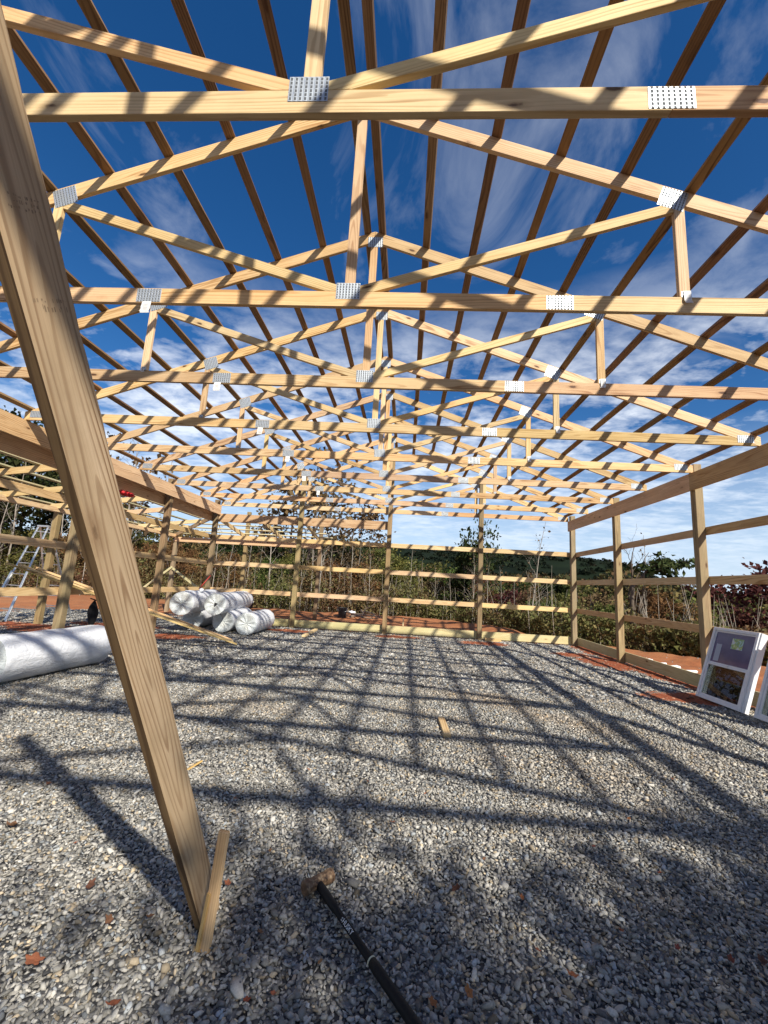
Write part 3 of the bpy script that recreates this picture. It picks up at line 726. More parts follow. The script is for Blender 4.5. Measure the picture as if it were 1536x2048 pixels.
for a,b,l,s in (((690,1226),(768,1246),'long dead branch lying on the clay in the heap beyond the back wall',1),((700,1240),(745,1240),'short forked dead branch in the heap beyond the back wall',2),((722,1226),(750,1243),'thin dead branch across the heap beyond the back wall',3)):
    A=on(2,.25,*a); B=on(2,.12,*b); A=CAM+(A-CAM)*.96; B=CAM+(B-CAM)*.96
    bm=bmesh.new(); branchy(bm,V(*A)+Vector((0,0,.12)),V(*B)+Vector((0,0,.1)),.05,.015,1,rn); tag(bm_obj('dead_branch',bm,M_log,None),l,'branch','dead branches in the heap')
p=on(2,.3,702,1224); p=CAM+(p-CAM)*.96
bm=bmesh.new(); bmesh.ops.create_icosphere(bm,subdivisions=3,radius=1)
for v in bm.verts: 
    k=1+.35*noise3(v.co*3.3); v.co=V(p.x+v.co.x*.6*k,p.y+v.co.y*.5*k,.35+v.co.z*.25*k)
tag(bm_obj('plastic_sack',bm,M_wrap,None,None,True),'small crumpled white sack in the heap beyond the back wall','sack')

# ------------------------------------------------------------------ terrain
BX=np.array([-400,-60,-34,-11,5.4,11.4,14.5,18,22,26,30,34,38,400.]); BY=np.array([62,60,61,53,54,45.6,41,37,32.5,27,18,6,-20,-900.])
def sm(a,b,x): t=np.clip((x-a)/(b-a),0,1); return t*t*(3-2*t)
def beyond(x,y): return np.maximum(0,y-np.interp(x,BX,BY))
_ph=np.random.default_rng(5).uniform(0,6.28,(40,3)); 
def fnoise(x,y,sc,seed=0,oct_=4):
    r=0; a=1; tot=0
    for o in range(oct_):
        p=_ph[(seed*5+o)%40]; f=sc*(2**o)
        w=np.sin(x*f*1.0+p[0]+1.7*np.sin(y*f*.9+p[1]))*np.sin(y*f*1.1+p[2]+1.4*np.sin(x*f*.8+p[0]))
        r=r+a*w; tot+=a; a*=.55
    return r/tot
def height(x,y):
    d=beyond(x,y)
    s=.012+.20*sm(-8,16,x)
    h=-18*(1-np.exp(-s*d/18))*sm(0,4,d)
    out=np.maximum(np.maximum(np.abs(x)-15.9,y-37.1),0)
    h=h+.20*fnoise(x,y,.45,2)*sm(0,4,out)*(1-sm(8,60,d))
    bx=np.interp(x,BX,BY)
    h=h+.45*np.exp(-((y-bx+2.2)/2.0)**2)*sm(2,6,out)*sm(-30,-12,x)      # low clay berm at the edge
    h=h+.035*fnoise(x,y,.8,1)*(1-sm(0,2,out))
    return h
ELL=[(14.3,19.7,2.2,.85),(14.2,28.2,1.3,1.9),(13.3,31.0,1.1,.9),(-7.4,34.4,1.5,1.0),(7.7,34.2,1.5,.9),(1.3,34.8,1.6,.8),(-13.0,27.4,1.8,1.1),(-21.2,27.5,5.5,1.5),(-15.0,21.8,2.4,1.0),(-19.,31,3,1),(15.2,12.5,1.4,1.0),(-15.2,12.8,1.2,1.),(15.6,24.8,.8,3.0),(15.5,33,.8,3.2)]
def zones(x,y):
    n=fnoise(x,y,1.1,3,4); n2=fnoise(x,y,3.1,4,3)
    inside=1-sm(-.25,.35,np.maximum(np.abs(x)-15.6,y-36.5)+.3*n)
    porch=(1-sm(-.8,.8,np.maximum(np.maximum(-x-33,x+15.2),y-41)+2.0*n))
    g=np.maximum(inside,porch)
    red=np.zeros_like(x)
    for (a,b,ra,rb) in ELL:
        ra*=1.3; rb*=1.3
        q=((x-a)/ra)**2+((y-b)/rb)**2
        red=np.maximum(red,1-sm(.45,1.15,q+.55*n+.35*n2))
    g=g*(1-red)
    lit=sm(.2,2.5,beyond(x,y)+.8*n)
    return g,red,lit
def axis_pts(a,b,step,far,n,st2):
    core=np.arange(a,b+1e-6,step); t=np.linspace(0,1,n+1)[1:]
    lo=a-(far)*(np.expm1(t*st2)/math.expm1(st2)); hi=b+(far)*(np.expm1(t*st2)/math.expm1(st2))
    return np.concatenate([lo[::-1],core,hi])
gx=axis_pts(-30,24,.17,5000,45,7.5); gy=axis_pts(2,47,.17,5000,45,7.5)
GX,GY=np.meshgrid(gx,gy); GZ=height(GX,GY)
def np_mesh(name,verts,faces,k):
    me=bpy.data.meshes.new(name); nv=len(verts); nf=len(faces)
    me.vertices.add(nv); me.vertices.foreach_set('co',np.ascontiguousarray(verts,dtype=np.float32).ravel())
    me.loops.add(nf*k); me.loops.foreach_set('vertex_index',np.ascontiguousarray(faces,dtype=np.int32).ravel())
    me.polygons.add(nf); me.polygons.foreach_set('loop_start',np.arange(0,nf*k,k,dtype=np.int32))
    me.update(calc_edges=True); return me
def add_col(me,name,rgb):
    a=me.color_attributes.new(name,'FLOAT_COLOR','POINT'); c=np.ones((len(rgb),4),np.float32); c[:,:3]=rgb
    a.data.foreach_set('color',c.ravel())
nx,ny=len(gx),len(gy); idx=np.arange(nx*ny).reshape(ny,nx)
F=np.stack([idx[:-1,:-1],idx[:-1,1:],idx[1:,1:],idx[1:,:-1]],-1).reshape(-1,4)
me=np_mesh('ground',np.stack([GX,GY,GZ],-1).reshape(-1,3)*U,F,4); me.shade_smooth()
g,rd,lt=zones(GX.ravel(),GY.ravel()); add_col(me,'zone',np.stack([g,rd,lt],-1))
def ground_mat():
    m,t=mat('site_ground')
    z=t.n('ShaderNodeSeparateColor',{0:t.n('ShaderNodeAttribute',attribute_name='zone').outputs['Color']})
    g,r,l=z.outputs[0],z.outputs[1],z.outputs[2]
    co=t.n('ShaderNodeNewGeometry').outputs['Position']
    vo=t.n('ShaderNodeTexVoronoi',{'Vector':co,'Scale':30.0}); vr=t.n('ShaderNodeSeparateColor',{0:vo.outputs[1]}).outputs[0]
    grav=t.ramp(vr,[(.0,(.035,.036,.038)),(.4,(.10,.10,.10)),(.8,(.20,.20,.195)),(1,(.32,.32,.30))])
    gh=t.mr(vo.outputs[0],0,.6,1,0)
    n1=t.noise(co,3.2,6,.65); n2=t.noise(co,.35,4,.6); n3=t.noise(co,24,4,.7)
    clay=t.mix(t.mr(n1,.3,.7),(.44,.175,.07),(.31,.105,.045)); clay=t.mix(t.mr(n2,.4,.7,0,.6),clay,(.50,.24,.11))
    clay=t.mix(t.mr(n3,.50,.68,0,.7),clay,(.19,.085,.045)); clay=t.mix(t.mr(t.noise(co,1.3,6,.7,.5),.52,.66,0,.55),clay,(.24,.13,.075))
    redc=t.mix(t.mr(n1,.35,.65),(.34,.085,.035),(.17,.038,.020)); redc=t.mix(t.mr(n3,.45,.6,0,.8),redc,(.40,.15,.07))
    lit=t.ramp(n3,[(.3,(.035,.028,.016)),(.5,(.085,.06,.03)),(.7,(.16,.10,.045))])
    lit=t.mix(t.mr(n1,.5,.7,0,.7),lit,(.055,.065,.022))
    far=t.mix(l,clay,lit)
    c=t.mix(t.m('MULTIPLY',r,1.0,clamp=True),far,redc)
    edge=t.m('GREATER_THAN',t.m('ADD',g,t.m('MULTIPLY',t.m('SUBTRACT',vr,.5),.7)),.5)
    c=t.mix(edge,c,grav)
    h=t.m('ADD',t.m('MULTIPLY',gh,edge),t.m('MULTIPLY',n1,1.2))
    finish(t,c,.95,bump=h,bs=.8,bd=.02,spec=.15)
    return m
M_ground=ground_mat()
go=link('ground',me,M_ground); tag(go,kind='structure')

# ------------------------------------------------------------------ gravel (nobody could count it)
def np_project(P):
    d=P-np.array(CAM); z=d@np.array(Fw); z=np.where(z<.05,.05,z)
    return 768+855.98*(d@np.array(R2))/z,1024-855.98*(d@np.array(U2))/z,z
def jitter_grid(x0,x1,y0,y1,sp):
    a=np.arange(x0,x1,sp); b=np.arange(y0,y1,sp); A,B=np.meshgrid(a,b); A=A.ravel()+RNG.uniform(-.5,.5,A.size)*sp; B=B.ravel()+RNG.uniform(-.5,.5,B.size)*sp
    return A,B
def stones(x,y,size,tmplV,tmplF,lift=.0):
    g,rd,lt=zones(x,y)
    pr=np.maximum(g,.25*rd*(RNG.random(x.size)<.5)+ .012*(1-lt))
    keep=RNG.random(x.size)<pr
    z=height(x,y); P=np.stack([x,y,z],-1); u,v,zz=np_project(P)
    keep&=(u>-420)&(u<1960)&(v<2700)&(zz>.4)
    x,y,z=x[keep],y[keep],z[keep]; n=len(x); k=len(tmplV)
    s=size*np.exp(RNG.normal(0,.30,n))
    ax=np.stack([RNG.uniform(.8,1.5,n),RNG.uniform(.5,.9,n),RNG.uniform(.30,.6,n)],-1)*s[:,None]
    th=RNG.uniform(0,6.283,n); ti=RNG.normal(0,.42,n); ro=RNG.normal(0,.42,n)
    tv=tmplV[RNG.integers(0,len(tmplV),n)] if tmplV.ndim==3 else np.repeat(tmplV[None],n,0)
    tv=tv*(1+RNG.uniform(-.10,.10,tv.shape))*ax[:,None,:]
    c,s_=np.cos(ro),np.sin(ro); X=tv[...,0]; Y=tv[...,1]*c[:,None]-tv[...,2]*s_[:,None]; Z=tv[...,1]*s_[:,None]+tv[...,2]*c[:,None]
    c,s_=np.cos(ti),np.sin(ti); X,Z=X*c[:,None]+Z*s_[:,None],-X*s_[:,None]+Z*c[:,None]
    c,s_=np.cos(th),np.sin(th); X,Y=X*c[:,None]-Y*s_[:,None],X*s_[:,None]+Y*c[:,None]
    zc=z+lift+RNG.uniform(-.006,.022,n)
    W=np.stack([X+x[:,None],Y+y[:,None],Z+zc[:,None]],-1)
    kk=W.shape[1]; Fc=(tmplF[None]+ (np.arange(n)*kk)[:,None,None]).reshape(-1,3)
    q=RNG.random(n); base=np.interp(q,[0,.15,.5,.85,1],[.13,.25,.38,.52,.68])
    tint=RNG.random(n); col=np.stack([base*1.05,base*1.0,base*.88],-1)
    wm=tint<.10; col[wm]*=np.array([1.18,1.02,.80]); wm=tint>.90; col[wm]*=np.array([.88,.97,1.10])
    dust=np.clip(fnoise(x,y,.5,6)*1.6+.1,0,1)*np.clip(fnoise(x,y,.17,5)*2+.3,0,1)
    col=col*(1-dust[:,None]*np.array([0.0,.10,.20]))
    rr=zones(x,y)[1]; col=col*(1-rr[:,None]*np.array([.1,.5,.65]))
    return W.reshape(-1,3),Fc,np.repeat(col,kk,0)
# template rocks
bm=bmesh.new(); bmesh.ops.create_cube(bm,size=1.25); bmesh.ops.bevel(bm,geom=bm.edges[:],offset=.20,segments=1,affect='EDGES'); bmesh.ops.triangulate(bm,faces=bm.faces[:])
bm.verts.ensure_lookup_table(); tA_=np.array([v.co[:] for v in bm.verts])*.62; fA_=np.array([[v.index for v in f.verts] for f in bm.faces]); bm.free()
bm=bmesh.new(); bmesh.ops.create_cube(bm,size=1.0); bmesh.ops.triangulate(bm,faces=bm.faces[:]); bm.verts.ensure_lookup_table()
tB_=np.array([v.co[:] for v in bm.verts])*.82; fB_=np.array([[v.index for v in f.verts] for f in bm.faces]); bm.free()
tC_=np.array([[.8,0,0],[-.8,0,0],[0,.8,0],[0,-.8,0],[0,0,.9],[0,0,-.5]]); fC_=np.array([[0,2,4],[2,1,4],[1,3,4],[3,0,4]])
# near template: random convex rocks made from a jittered icosahedron
bm=bmesh.new(); bmesh.ops.create_icosphere(bm,subdivisions=1,radius=.62); bm.verts.ensure_lookup_table()
ico=np.array([v.co[:] for v in bm.verts]); fI=np.array([[v.index for v in f.verts] for f in bm.faces]); bm.free()
def cutrock():
    p=ico*1.35*(1+RNG.uniform(-.18,.18,ico.shape))
    for _ in range(7):
        n_=RNG.normal(size=3); n_/=np.linalg.norm(n_); d_=RNG.uniform(.30,.52); e_=p@n_-d_; p=p-np.maximum(e_,0)[:,None]*n_
    return p
tI=np.stack([cutrock() for _ in range(40)])
def stone_obj(name,parts,lab):
    W=[];Fc=[];Cc=[];o=0
    for w,f,c in parts: W.append(w);Fc.append(f+o);Cc.append(c);o+=len(w)
    me=np_mesh(name,np.concatenate(W)*U,np.concatenate(Fc),3); add_col(me,'col',np.concatenate(Cc))
    ob=link(name,me,M_stone); return tag(ob,lab,'gravel',kind='stuff')
m,t=mat('crushed_stone'); c=t.n('ShaderNodeAttribute',attribute_name='col').outputs['Color']
po=t.n('ShaderNodeNewGeometry').outputs['Position']; n=t.noise(po,160,4,.7)
finish(t,t.mix(t.mr(n,.3,.7),t.mix(.5,c,c),t.n('ShaderNodeHueSaturation',{'Color':c,'Value':.72}).outputs[0]),.85,bump=n,bs=.35,bd=.002,spec=.25); M_stone=m
x,y=jitter_grid(-9,13,2.4,9.5,.043); near1=stones(x,y,.042,tI,fI)
x,y=jitter_grid(-9,13,2.4,9.5,.115); near2=stones(x,y,.050,tI,fI,lift=.022)
x,y=jitter_grid(-19,21,9.5,18,.062); mid1=stones(x,y,.050,tB_,fB_)
x,y=jitter_grid(-19,21,9.5,18,.15); mid2=stones(x,y,.056,tB_,fB_,lift=.02)
x,y=jitter_grid(-32,26,18,42,.115); far1=stones(x,y,.074,tC_,fC_,lift=-.01)
stone_obj('gravel',[near1,near2,mid1,mid2,far1],'grey crushed stone covering the floor of the building')

# ------------------------------------------------------------------ fallen leaves
def leaf_mat(name,c0,c1):
    m,t=mat(name); co=t.n('ShaderNodeTexCoord').outputs['Object']; oi=t.n('ShaderNodeObjectInfo').outputs['Random']
    c=t.mix(t.mr(t.noise(co,60,4),.3,.7),c0,c1); c=t.n('ShaderNodeHueSaturation',{'Color':c,'Value':t.mr(oi,0,1,.6,1.3),'Hue':t.mr(oi,0,1,.485,.515)}).outputs[0]
    finish(t,c,.75,bump=t.noise(co,40,3),bs=.5,bd=.003); return m
M_lf=[leaf_mat('dry_leaf_orange',(.40,.15,.06),(.25,.075,.035)),leaf_mat('dry_leaf_brown',(.24,.12,.06),(.14,.065,.035)),leaf_mat('dry_leaf_red',(.34,.10,.055),(.22,.06,.04))]
def leaf_mesh(seed):
    r=random.Random(seed); n=22; out=[]
    for i in range(n):
        a=2*math.pi*i/n; lob=.62+.38*abs(math.sin(a*2.5+.6))+r.uniform(-.08,.08)
        out.append(Vector((math.cos(a)*lob*1.25,math.sin(a)*lob*.75,0)))
    bm=bmesh.new(); c=bm.verts.new((0,0,.0)); inner=[bm.verts.new((p.x*.5,p.y*.5,0)) for p in out]; ou=[bm.verts.new(p) for p in out]
    for i in range(n):
        j=(i+1)%n; bm.faces.new((c,inner[i],inner[j])); bm.faces.new((inner[i],ou[i],ou[j],inner[j]))
    cu=r.uniform(.15,.55); fo=r.uniform(.1,.6)
    for v in bm.verts: v.co.z=cu*v.co.x**2*.5+fo*abs(v.co.y)+.08*math.sin(v.co.x*5+seed)
    me=bpy.data.meshes.new('dead_leaf'); 
    rr=bmesh.ops.extrude_face_region(bm,geom=bm.faces[:])
    for v in rr['geom']:
        if isinstance(v,bmesh.types.BMVert): v.co.z+=.02
    bmesh.ops.recalc_face_normals(bm,faces=bm.faces[:]); bm.to_mesh(me); bm.free(); me.materials.append(M_lf[0]); return me
LM=[leaf_mesh(i) for i in range(5)]
LF=[(22,1655,.17,1,'large curled brown dead leaf at the left edge of the gravel'),(180,1775,.10,1,'brown dead leaf on the gravel left of the prop'),(66,1926,.12,2,'long reddish dead leaf on the gravel at the lower left'),(455,1772,.085,2,'reddish dead leaf just right of the stake'),
(865,2012,.07,0,'orange dead leaf on the gravel beside the hammer handle'),(938,1992,.085,0,'orange lobed dead leaf right of the hammer handle, near the bottom edge'),(227,2015,.10,0,'bright orange dead leaf on the gravel at the bottom left'),(492,2006,.06,0,'small orange dead leaf at the bottom, left of the hammer handle'),
(785,1648,.075,0,'small orange dead leaf on the gravel above the hammer'),(912,1783,.11,1,'flat brown dead leaf on the gravel right of the hammer head'),(1188,1697,.055,2,'small pinkish dead leaf alone in a shaded band at the right'),(1145,1956,.08,0,'orange dead leaf at the lower right, left of its neighbour'),
(1355,1900,.06,2,'small red dead leaf at the lower right'),(1462,1925,.08,0,'narrow orange dead leaf near the right bottom corner'),(1524,1928,.10,1,'brown dead leaf at the right edge near the bottom'),(245,1491,.06,1,'small brown dead leaf on the gravel left of the prop, far one'),(97,1570,.09,1,'dark reddish dead leaf on the gravel left of the prop'),
(617,1541,.05,0,None),(1243,1866,.05,0,None),(1320,1750,.05,0,None),(1045,1800,.06,0,None),(968,1722,.05,1,None),(1258,1640,.05,0,None),(1010,1515,.045,0,None),(920,1518,.05,1,None),(735,1565,.05,1,None),(540,1705,.05,1,None),(520,1868,.05,1,None),(545,1993,.045,2,None),(340,1590,.05,1,None),(300,1838,.06,1,None),(218,1845,.09,1,None),(1345,1560,.05,0,None),(1440,1515,.05,1,None),(1180,1480,.05,0,None),(700,1480,.045,1,None),(1075,1905,.05,0,None),(60,1745,.05,1,None),(150,1690,.05,0,None),(640,1930,.05,1,None),(470,1600,.05,0,None),(850,1590,.045,0,None)]
for i,(u,v,s,mi,l) in enumerate(LF):
    p=on(2,.06,u,v); o=bpy.data.objects.new('dead_leaf',LM[i%5]); C.objects.link(o)
    o.location=V(p.x,p.y,.085); o.scale=(s*U*.62,)*3; r=random.Random(i); o.rotation_euler=(r.uniform(-.35,.35),r.uniform(-.35,.35),r.uniform(0,6.28))
    o.material_slots[0].link='OBJECT'; o.material_slots[0].material=M_lf[mi]
    tag(o,l or 'tiny dead leaf scattered among the grey stones','dead leaf','dead leaves scattered on the gravel' if l else 'tiny dead leaves scattered on the gravel')

# ------------------------------------------------------------------ foliage
def foliage_mat(name,cols,trans=.25):
    m,t=mat(name); a=t.n('ShaderNodeAttribute',attribute_name='col').outputs['Color']
    s=t.n('ShaderNodeSeparateColor',{0:a}); oi=t.n('ShaderNodeObjectInfo').outputs['Random']
    n=len(cols); c=t.ramp(s.outputs[0],[((i+.5)/n,c) for i,c in enumerate(cols)])
    c=t.n('ShaderNodeHueSaturation',{'Color':c,'Value':t.m('MULTIPLY',t.mr(s.outputs[1],0,1,.65,1.35),t.mr(oi,0,1,.85,1.15)),'Hue':t.mr(oi,0,1,.488,.512)}).outputs[0]
    d=t.n('ShaderNodeBsdfPrincipled',{'Base Color':c,'Roughness':.75,'Specular IOR Level':.15})
    tr=t.n('ShaderNodeBsdfTranslucent',{'Color':c})
    mx=t.n('ShaderNodeMixShader',{0:trans,1:d.outputs[0],2:tr.outputs[0]}); t.n('ShaderNodeOutputMaterial',{'Surface':mx.outputs[0]}); return m
M_F={'dark':foliage_mat('foliage_dark_green',[(.020,.032,.010),(.035,.050,.014),(.060,.070,.022)]),
 'olive':foliage_mat('foliage_olive',[(.08,.09,.028),(.13,.13,.036),(.20,.165,.045)]),
 'rust':foliage_mat('foliage_rust',[(.10,.050,.024),(.165,.085,.036),(.23,.13,.052)]),
 'brown':foliage_mat('foliage_brown',[(.10,.068,.034),(.16,.11,.05),(.23,.15,.07)]),
 'maroon':foliage_mat('foliage_maroon',[(.060,.018,.018),(.095,.028,.026),(.13,.045,.035)]),
 'green':foliage_mat('foliage_green',[(.045,.075,.018),(.08,.12,.026),(.12,.15,.036)])}
def bark(name,a,b,sc=10):
    m,t=mat(name); co=t.n('ShaderNodeTexCoord').outputs['Object']
    n=t.noise(t.vm('MULTIPLY',co,(sc,sc,sc*.3)),1,5,.7); finish(t,t.mix(t.mr(n,.35,.65),a,b),.9,bump=n,bs=.6,bd=.01); return m
M_bark=bark('grey_brown_bark',(.16,.125,.095),(.08,.06,.045)); M_birch=bark('pale_sapling_bark',(.40,.36,.30),(.20,.17,.135))
def leaf_arrays(cen,size,seed,droop=0.0,elong=1.6):
    r=np.random.default_rng(seed); n=len(cen)
    a=r.normal(size=(n,3)); a[:,2]-=droop; a/=np.linalg.norm(a,axis=1)[:,None]
    b=r.normal(size=(n,3)); b-=a*(a*b).sum(1)[:,None]; b/=np.linalg.norm(b,axis=1)[:,None]
    s=size*np.exp(r.normal(0,.3,n))[:,None]
    nrm=np.cross(a,b); k=s*.25
    V4=np.stack([cen-a*s*elong*.5,cen+b*s*.5+nrm*k,cen+a*s*elong*.5,cen-b*s*.5+nrm*k],1)
    F=np.arange(n*4).reshape(n,4); return V4.reshape(-1,3),F
def leaf_mesh_np(name,cen,size,seed,tone=None,**kw):
    Vv,Ff=leaf_arrays(cen,size,seed,**kw); me=np_mesh(name,Vv,Ff,4)
    r=np.random.default_rng(seed+1); n=len(cen); c0=r.random(n) if tone is None else np.clip(tone+r.normal(0,.12,n),0,1)
    add_col(me,'col',np.repeat(np.stack([c0,r.random(n),r.random(n)],-1),4,0)); return me
def limb(bm,a,b,r0,r1,rn,lvl,tips,spread=.8,up=.25,nb=4,kink=.05,sides=6):
    n=5; pts=[a]; L=(b-a).length
    for i in range(1,n+1):
        j=Vector((rn.uniform(-1,1),rn.uniform(-1,1),rn.uniform(-.5,.5)))*kink*L
        pts.append(a+(b-a)*(i/n)+j*(i/n)**.5)
    tube_bm(bm,pts,[r0+(r1-r0)*i/n for i in range(n+1)],sides,cap=False)
    tips.append((pts[-1],lvl))
    if lvl>0:
        for i in range(nb):
            f=rn.uniform(.3,1); k=min(n-1,int(f*n)); p=pts[k]+(pts[k+1]-pts[k])*(f*n-k)
            d=(b-a).normalized(); s=Vector((rn.gauss(0,1),rn.gauss(0,1),rn.gauss(0,.5)+up)).normalized()
            dd=(d*.7+s*spread).normalized()
            limb(bm,p,p+dd*L*rn.uniform(.35,.6),(r0+(r1-r0)*f)*.6,max(.004,r1*.5),rn,lvl-1,tips,spread,up,nb,kink*1.3,max(3,sides-2))
def proto(kind,seed):
    """unit tree 10 m tall at the origin -> (trunk mesh, crown mesh)"""
    rn=random.Random(seed); r=np.random.default_rng(seed); bm=bmesh.new(); tips=[]
    Ht=10.0; lean=Vector((rn.uniform(-.6,.6),rn.uniform(-.6,.6),0)); crown=None
    if kind in('oak','sparse','shrub'):
        nl={'oak':11,'sparse':9,'shrub':12}[kind]; z0={'oak':.22,'sparse':.35,'shrub':.03}[kind]
        limb(bm,Vector((0,0,-.4)),lean+Vector((0,0,Ht*.86)),.15,.03,rn,0,tips,kink=.02,sides=8)
        for i in range(nl):
            f=z0+(.93-z0)*(i+.5)/nl; p=lean*f+Vector((0,0,Ht*.86*f)); a=rn.uniform(0,6.28)+i*2.4
            wd=(3.3 if kind!='shrub' else 3.6)*math.sin(math.pi*min(1,(f-z0)/(1-z0)*.8+.22))**.7*rn.uniform(.6,1.1)
            limb(bm,p,p+Vector((math.cos(a)*wd,math.sin(a)*wd,wd*rn.uniform(.25,.7))),.07*(1-f*.6),.012,rn,1,tips,nb=5,kink=.07,sides=5)
        cs=[]
        for tp,lv in tips:
            q=np.array(tp)
            if q[2]<Ht*z0: continue
            m_={'oak':70,'sparse':22,'shrub':75}[kind]; sg={'oak':.50,'sparse':.42,'shrub':.55}[kind]
            if rn.random()<(.12 if kind=='oak' else .25): continue
            cs.append(q+r.normal(0,1,(m_,3))*np.array([sg,sg,sg*.6])*rn.uniform(.6,1.25))
        cen=np.concatenate(cs); crown=(cen,.17 if kind!='sparse' else .19)
    elif kind=='pine':
        limb(bm,Vector((0,0,-.4)),lean*.4+Vector((0,0,Ht)),.14,.02,rn,0,tips,kink=.01,sides=8); cs=[]
        for i in range(24):
            f=.14+.84*i/24; z=Ht*f; wd=(2.5*(1-f)**.75+.25)*rn.uniform(.55,1.15)
            for k in range(rn.choice((3,4,5))):
                a=rn.uniform(0,6.28); p=lean*.4*f+Vector((0,0,z)); e=p+Vector((math.cos(a)*wd,math.sin(a)*wd,rn.uniform(-.1,.45)*wd))
                limb(bm,p,e,.03*(1-f)+.012,.006,rn,0,tips,kink=.03,sides=4)
                n_=int(26*wd/1.5)+6; t_=r.random(n_)**.6
                cs.append(np.array(p)+(np.array(e)-np.array(p))*t_[:,None]+r.normal(0,.16,(n_,3)))
        crown=(np.concatenate(cs),.20)
    elif kind=='bare':
        limb(bm,Vector((0,0,-.4)),lean*1.4+Vector((0,0,Ht*.99)),.075,.012,rn,0,tips,kink=.018,sides=7)
        for i in range(13):
            f=.3+.66*i/13; p=lean*1.4*f+Vector((0,0,Ht*.99*f)); a=rn.uniform(0,6.28); wd=rn.uniform(.7,1.7)*(1.15-f)
            limb(bm,p,p+Vector((math.cos(a)*wd,math.sin(a)*wd,wd*rn.uniform(.8,1.6))),.026*(1.2-f),.006,rn,1,tips,nb=4,spread=.55,kink=.06,sides=4)
        cen=np.array([tp for tp,lv in tips if rn.random()<.35]); cen=cen+r.normal(0,.12,cen.shape); crown=(cen,.13)
    bmesh.ops.recalc_face_normals(bm,faces=bm.faces[:]); tm=bpy.data.meshes.new('trunk'); bm.to_mesh(tm); bm.free(); tm.shade_smooth()
    cen,sz=crown
    tone=.5+.35*np.sin(cen[:,0]*1.3+seed)*np.sin(cen[:,1]*1.5)*np.sin(cen[:,2]*1.1+seed)
    cm=leaf_mesh_np('crown',cen,sz,seed,tone,elong=1.5 if kind!='pine' else 3.0)
    return tm,cm
PR={k:[proto(k,s) for s in ss] for k,ss in {'oak':(1,2,3),'sparse':(4,5),'shrub':(6,7,8),'pine':(9,10),'bare':(11,12,13,14)}.items()}
for k,l in PR.items():
    for tm,cm in l: tm.materials.append(M_birch if k=='bare' else M_bark); cm.materials.append(M_F['olive'])
CT={}
def tree(kind,col,u,D,vtop,desc,name,cat,grp,wide=1.0,lean=(0,0)):
    p=on(1,D,u,vtop); x,y,zt=p.x,p.y,p.z; zb=float(height(np.array(x),np.array(y)))
    lst=PR[kind]; tm,cm=lst[(CT.get(kind,0))%len(lst)]; CT[kind]=CT.get(kind,0)+1
    o=empty(name,(x,y,zb),desc,cat,grp); h=(zt-zb)*U/10.0; o.scale=(h*wide,h*wide,h); rr=random.Random(u*7+D); o.rotation_euler=(lean[0],lean[1],rr.uniform(0,6.28) if lean==(0,0) else 0)
    a=bpy.data.objects.new('trunk',tm); C.objects.link(a); a.parent=o
    b=bpy.data.objects.new('crown',cm); C.objects.link(b); b.parent=o; b.material_slots[0].link='OBJECT'; b.material_slots[0].material=M_F[col]
    return o
def where(u):
    if u<0: return 'just past the left edge of the photo'
    if u<240: return 'left of the leaning prop'
    if u<430: return 'between the prop and the back left post'
    if u<590: return 'behind the back wall, left corner bay'
    if u<775: return 'left of the middle back post'
    if u<960: return 'right of the middle back post'
    if u<1145: return 'behind the back wall, right corner bay'
    if u<1250: return 'beyond the right wall, far bay'
    if u<1420: return 'beyond the right wall, second bay'
    return 'at the right edge of the photo'
TL=[]
def add(kind,col,u,D,v,noun,name,cat,grp,**kw): TL.append((kind,col,u,D,v,noun,name,cat,grp,kw))
G1,G2,G3,G4='leafy trees along the wood edge','bare saplings along the wood edge','autumn shrubs along the wood edge','evergreens along the wood edge'
for u,D,v,c in ((-150,72,760,'dark'),(5,70,790,'dark'),(75,82,850,'dark'),(150,86,930,'dark'),(215,90,985,'olive'),(330,95,1035,'olive'),(400,98,1048,'brown'),(455,92,1068,'dark'),(520,96,1072,'dark'),(575,94,1070,'olive'),(668,82,1066,'dark'),(712,84,1068,'dark'),(752,88,1084,'olive'),(800,96,1108,'olive'),(850,100,1120,'brown'),(905,110,1130,'olive'),(1060,120,1148,'brown'),(1110,110,1152,'brown')):
    nn={'dark':'dark green','olive':'olive green','brown':'brown'}[c]
    add('oak',c,u,D,v,nn+' broad leafy tree','leafy_tree','tree',G1)
for u,D,v,c in ((1000,76,1150,'olive'),(1035,84,1160,'brown'),(1085,72,1163,'olive'),(1135,80,1168,'olive'),(1175,74,1180,'brown'),(1205,86,1172,'olive'),(1240,80,1176,'olive'),(1320,84,1180,'olive'),(1360,76,1188,'green'),(1395,90,1180,'olive'),(1440,72,1190,'olive'),(1480,84,1184,'brown'),(40,84,1040,'olive'),(95,86,1046,'rust'),(170,84,1052,'olive'),(240,84,1060,'rust'),(285,84,1064,'olive'),(350,82,1070,'rust')):
    nn={'olive':'olive green','brown':'brown','green':'bright green','rust':'rust coloured'}[c]; add('shrub',c,u,D,v,nn+' full tree','leafy_tree','tree',G1,wide=1.0)
for u,D,v,c in ((632,64,925,'brown'),(600,67,950,'brown'),(700,70,985,'brown'),(40,76,880,'olive'),(290,80,900,'brown'),(1185,70,1170,'brown'),(962,56,1036,'dark'),(948,58,1060,'dark')):
    add('sparse',c,u,D,v,'thin sparsely leaved '+c+' tree','sparse_tree','tree',G1,wide=.62 if c=='dark' else 1.0)
_cc=['olive','brown','olive','rust','olive','green','brown','dark','olive','maroon']
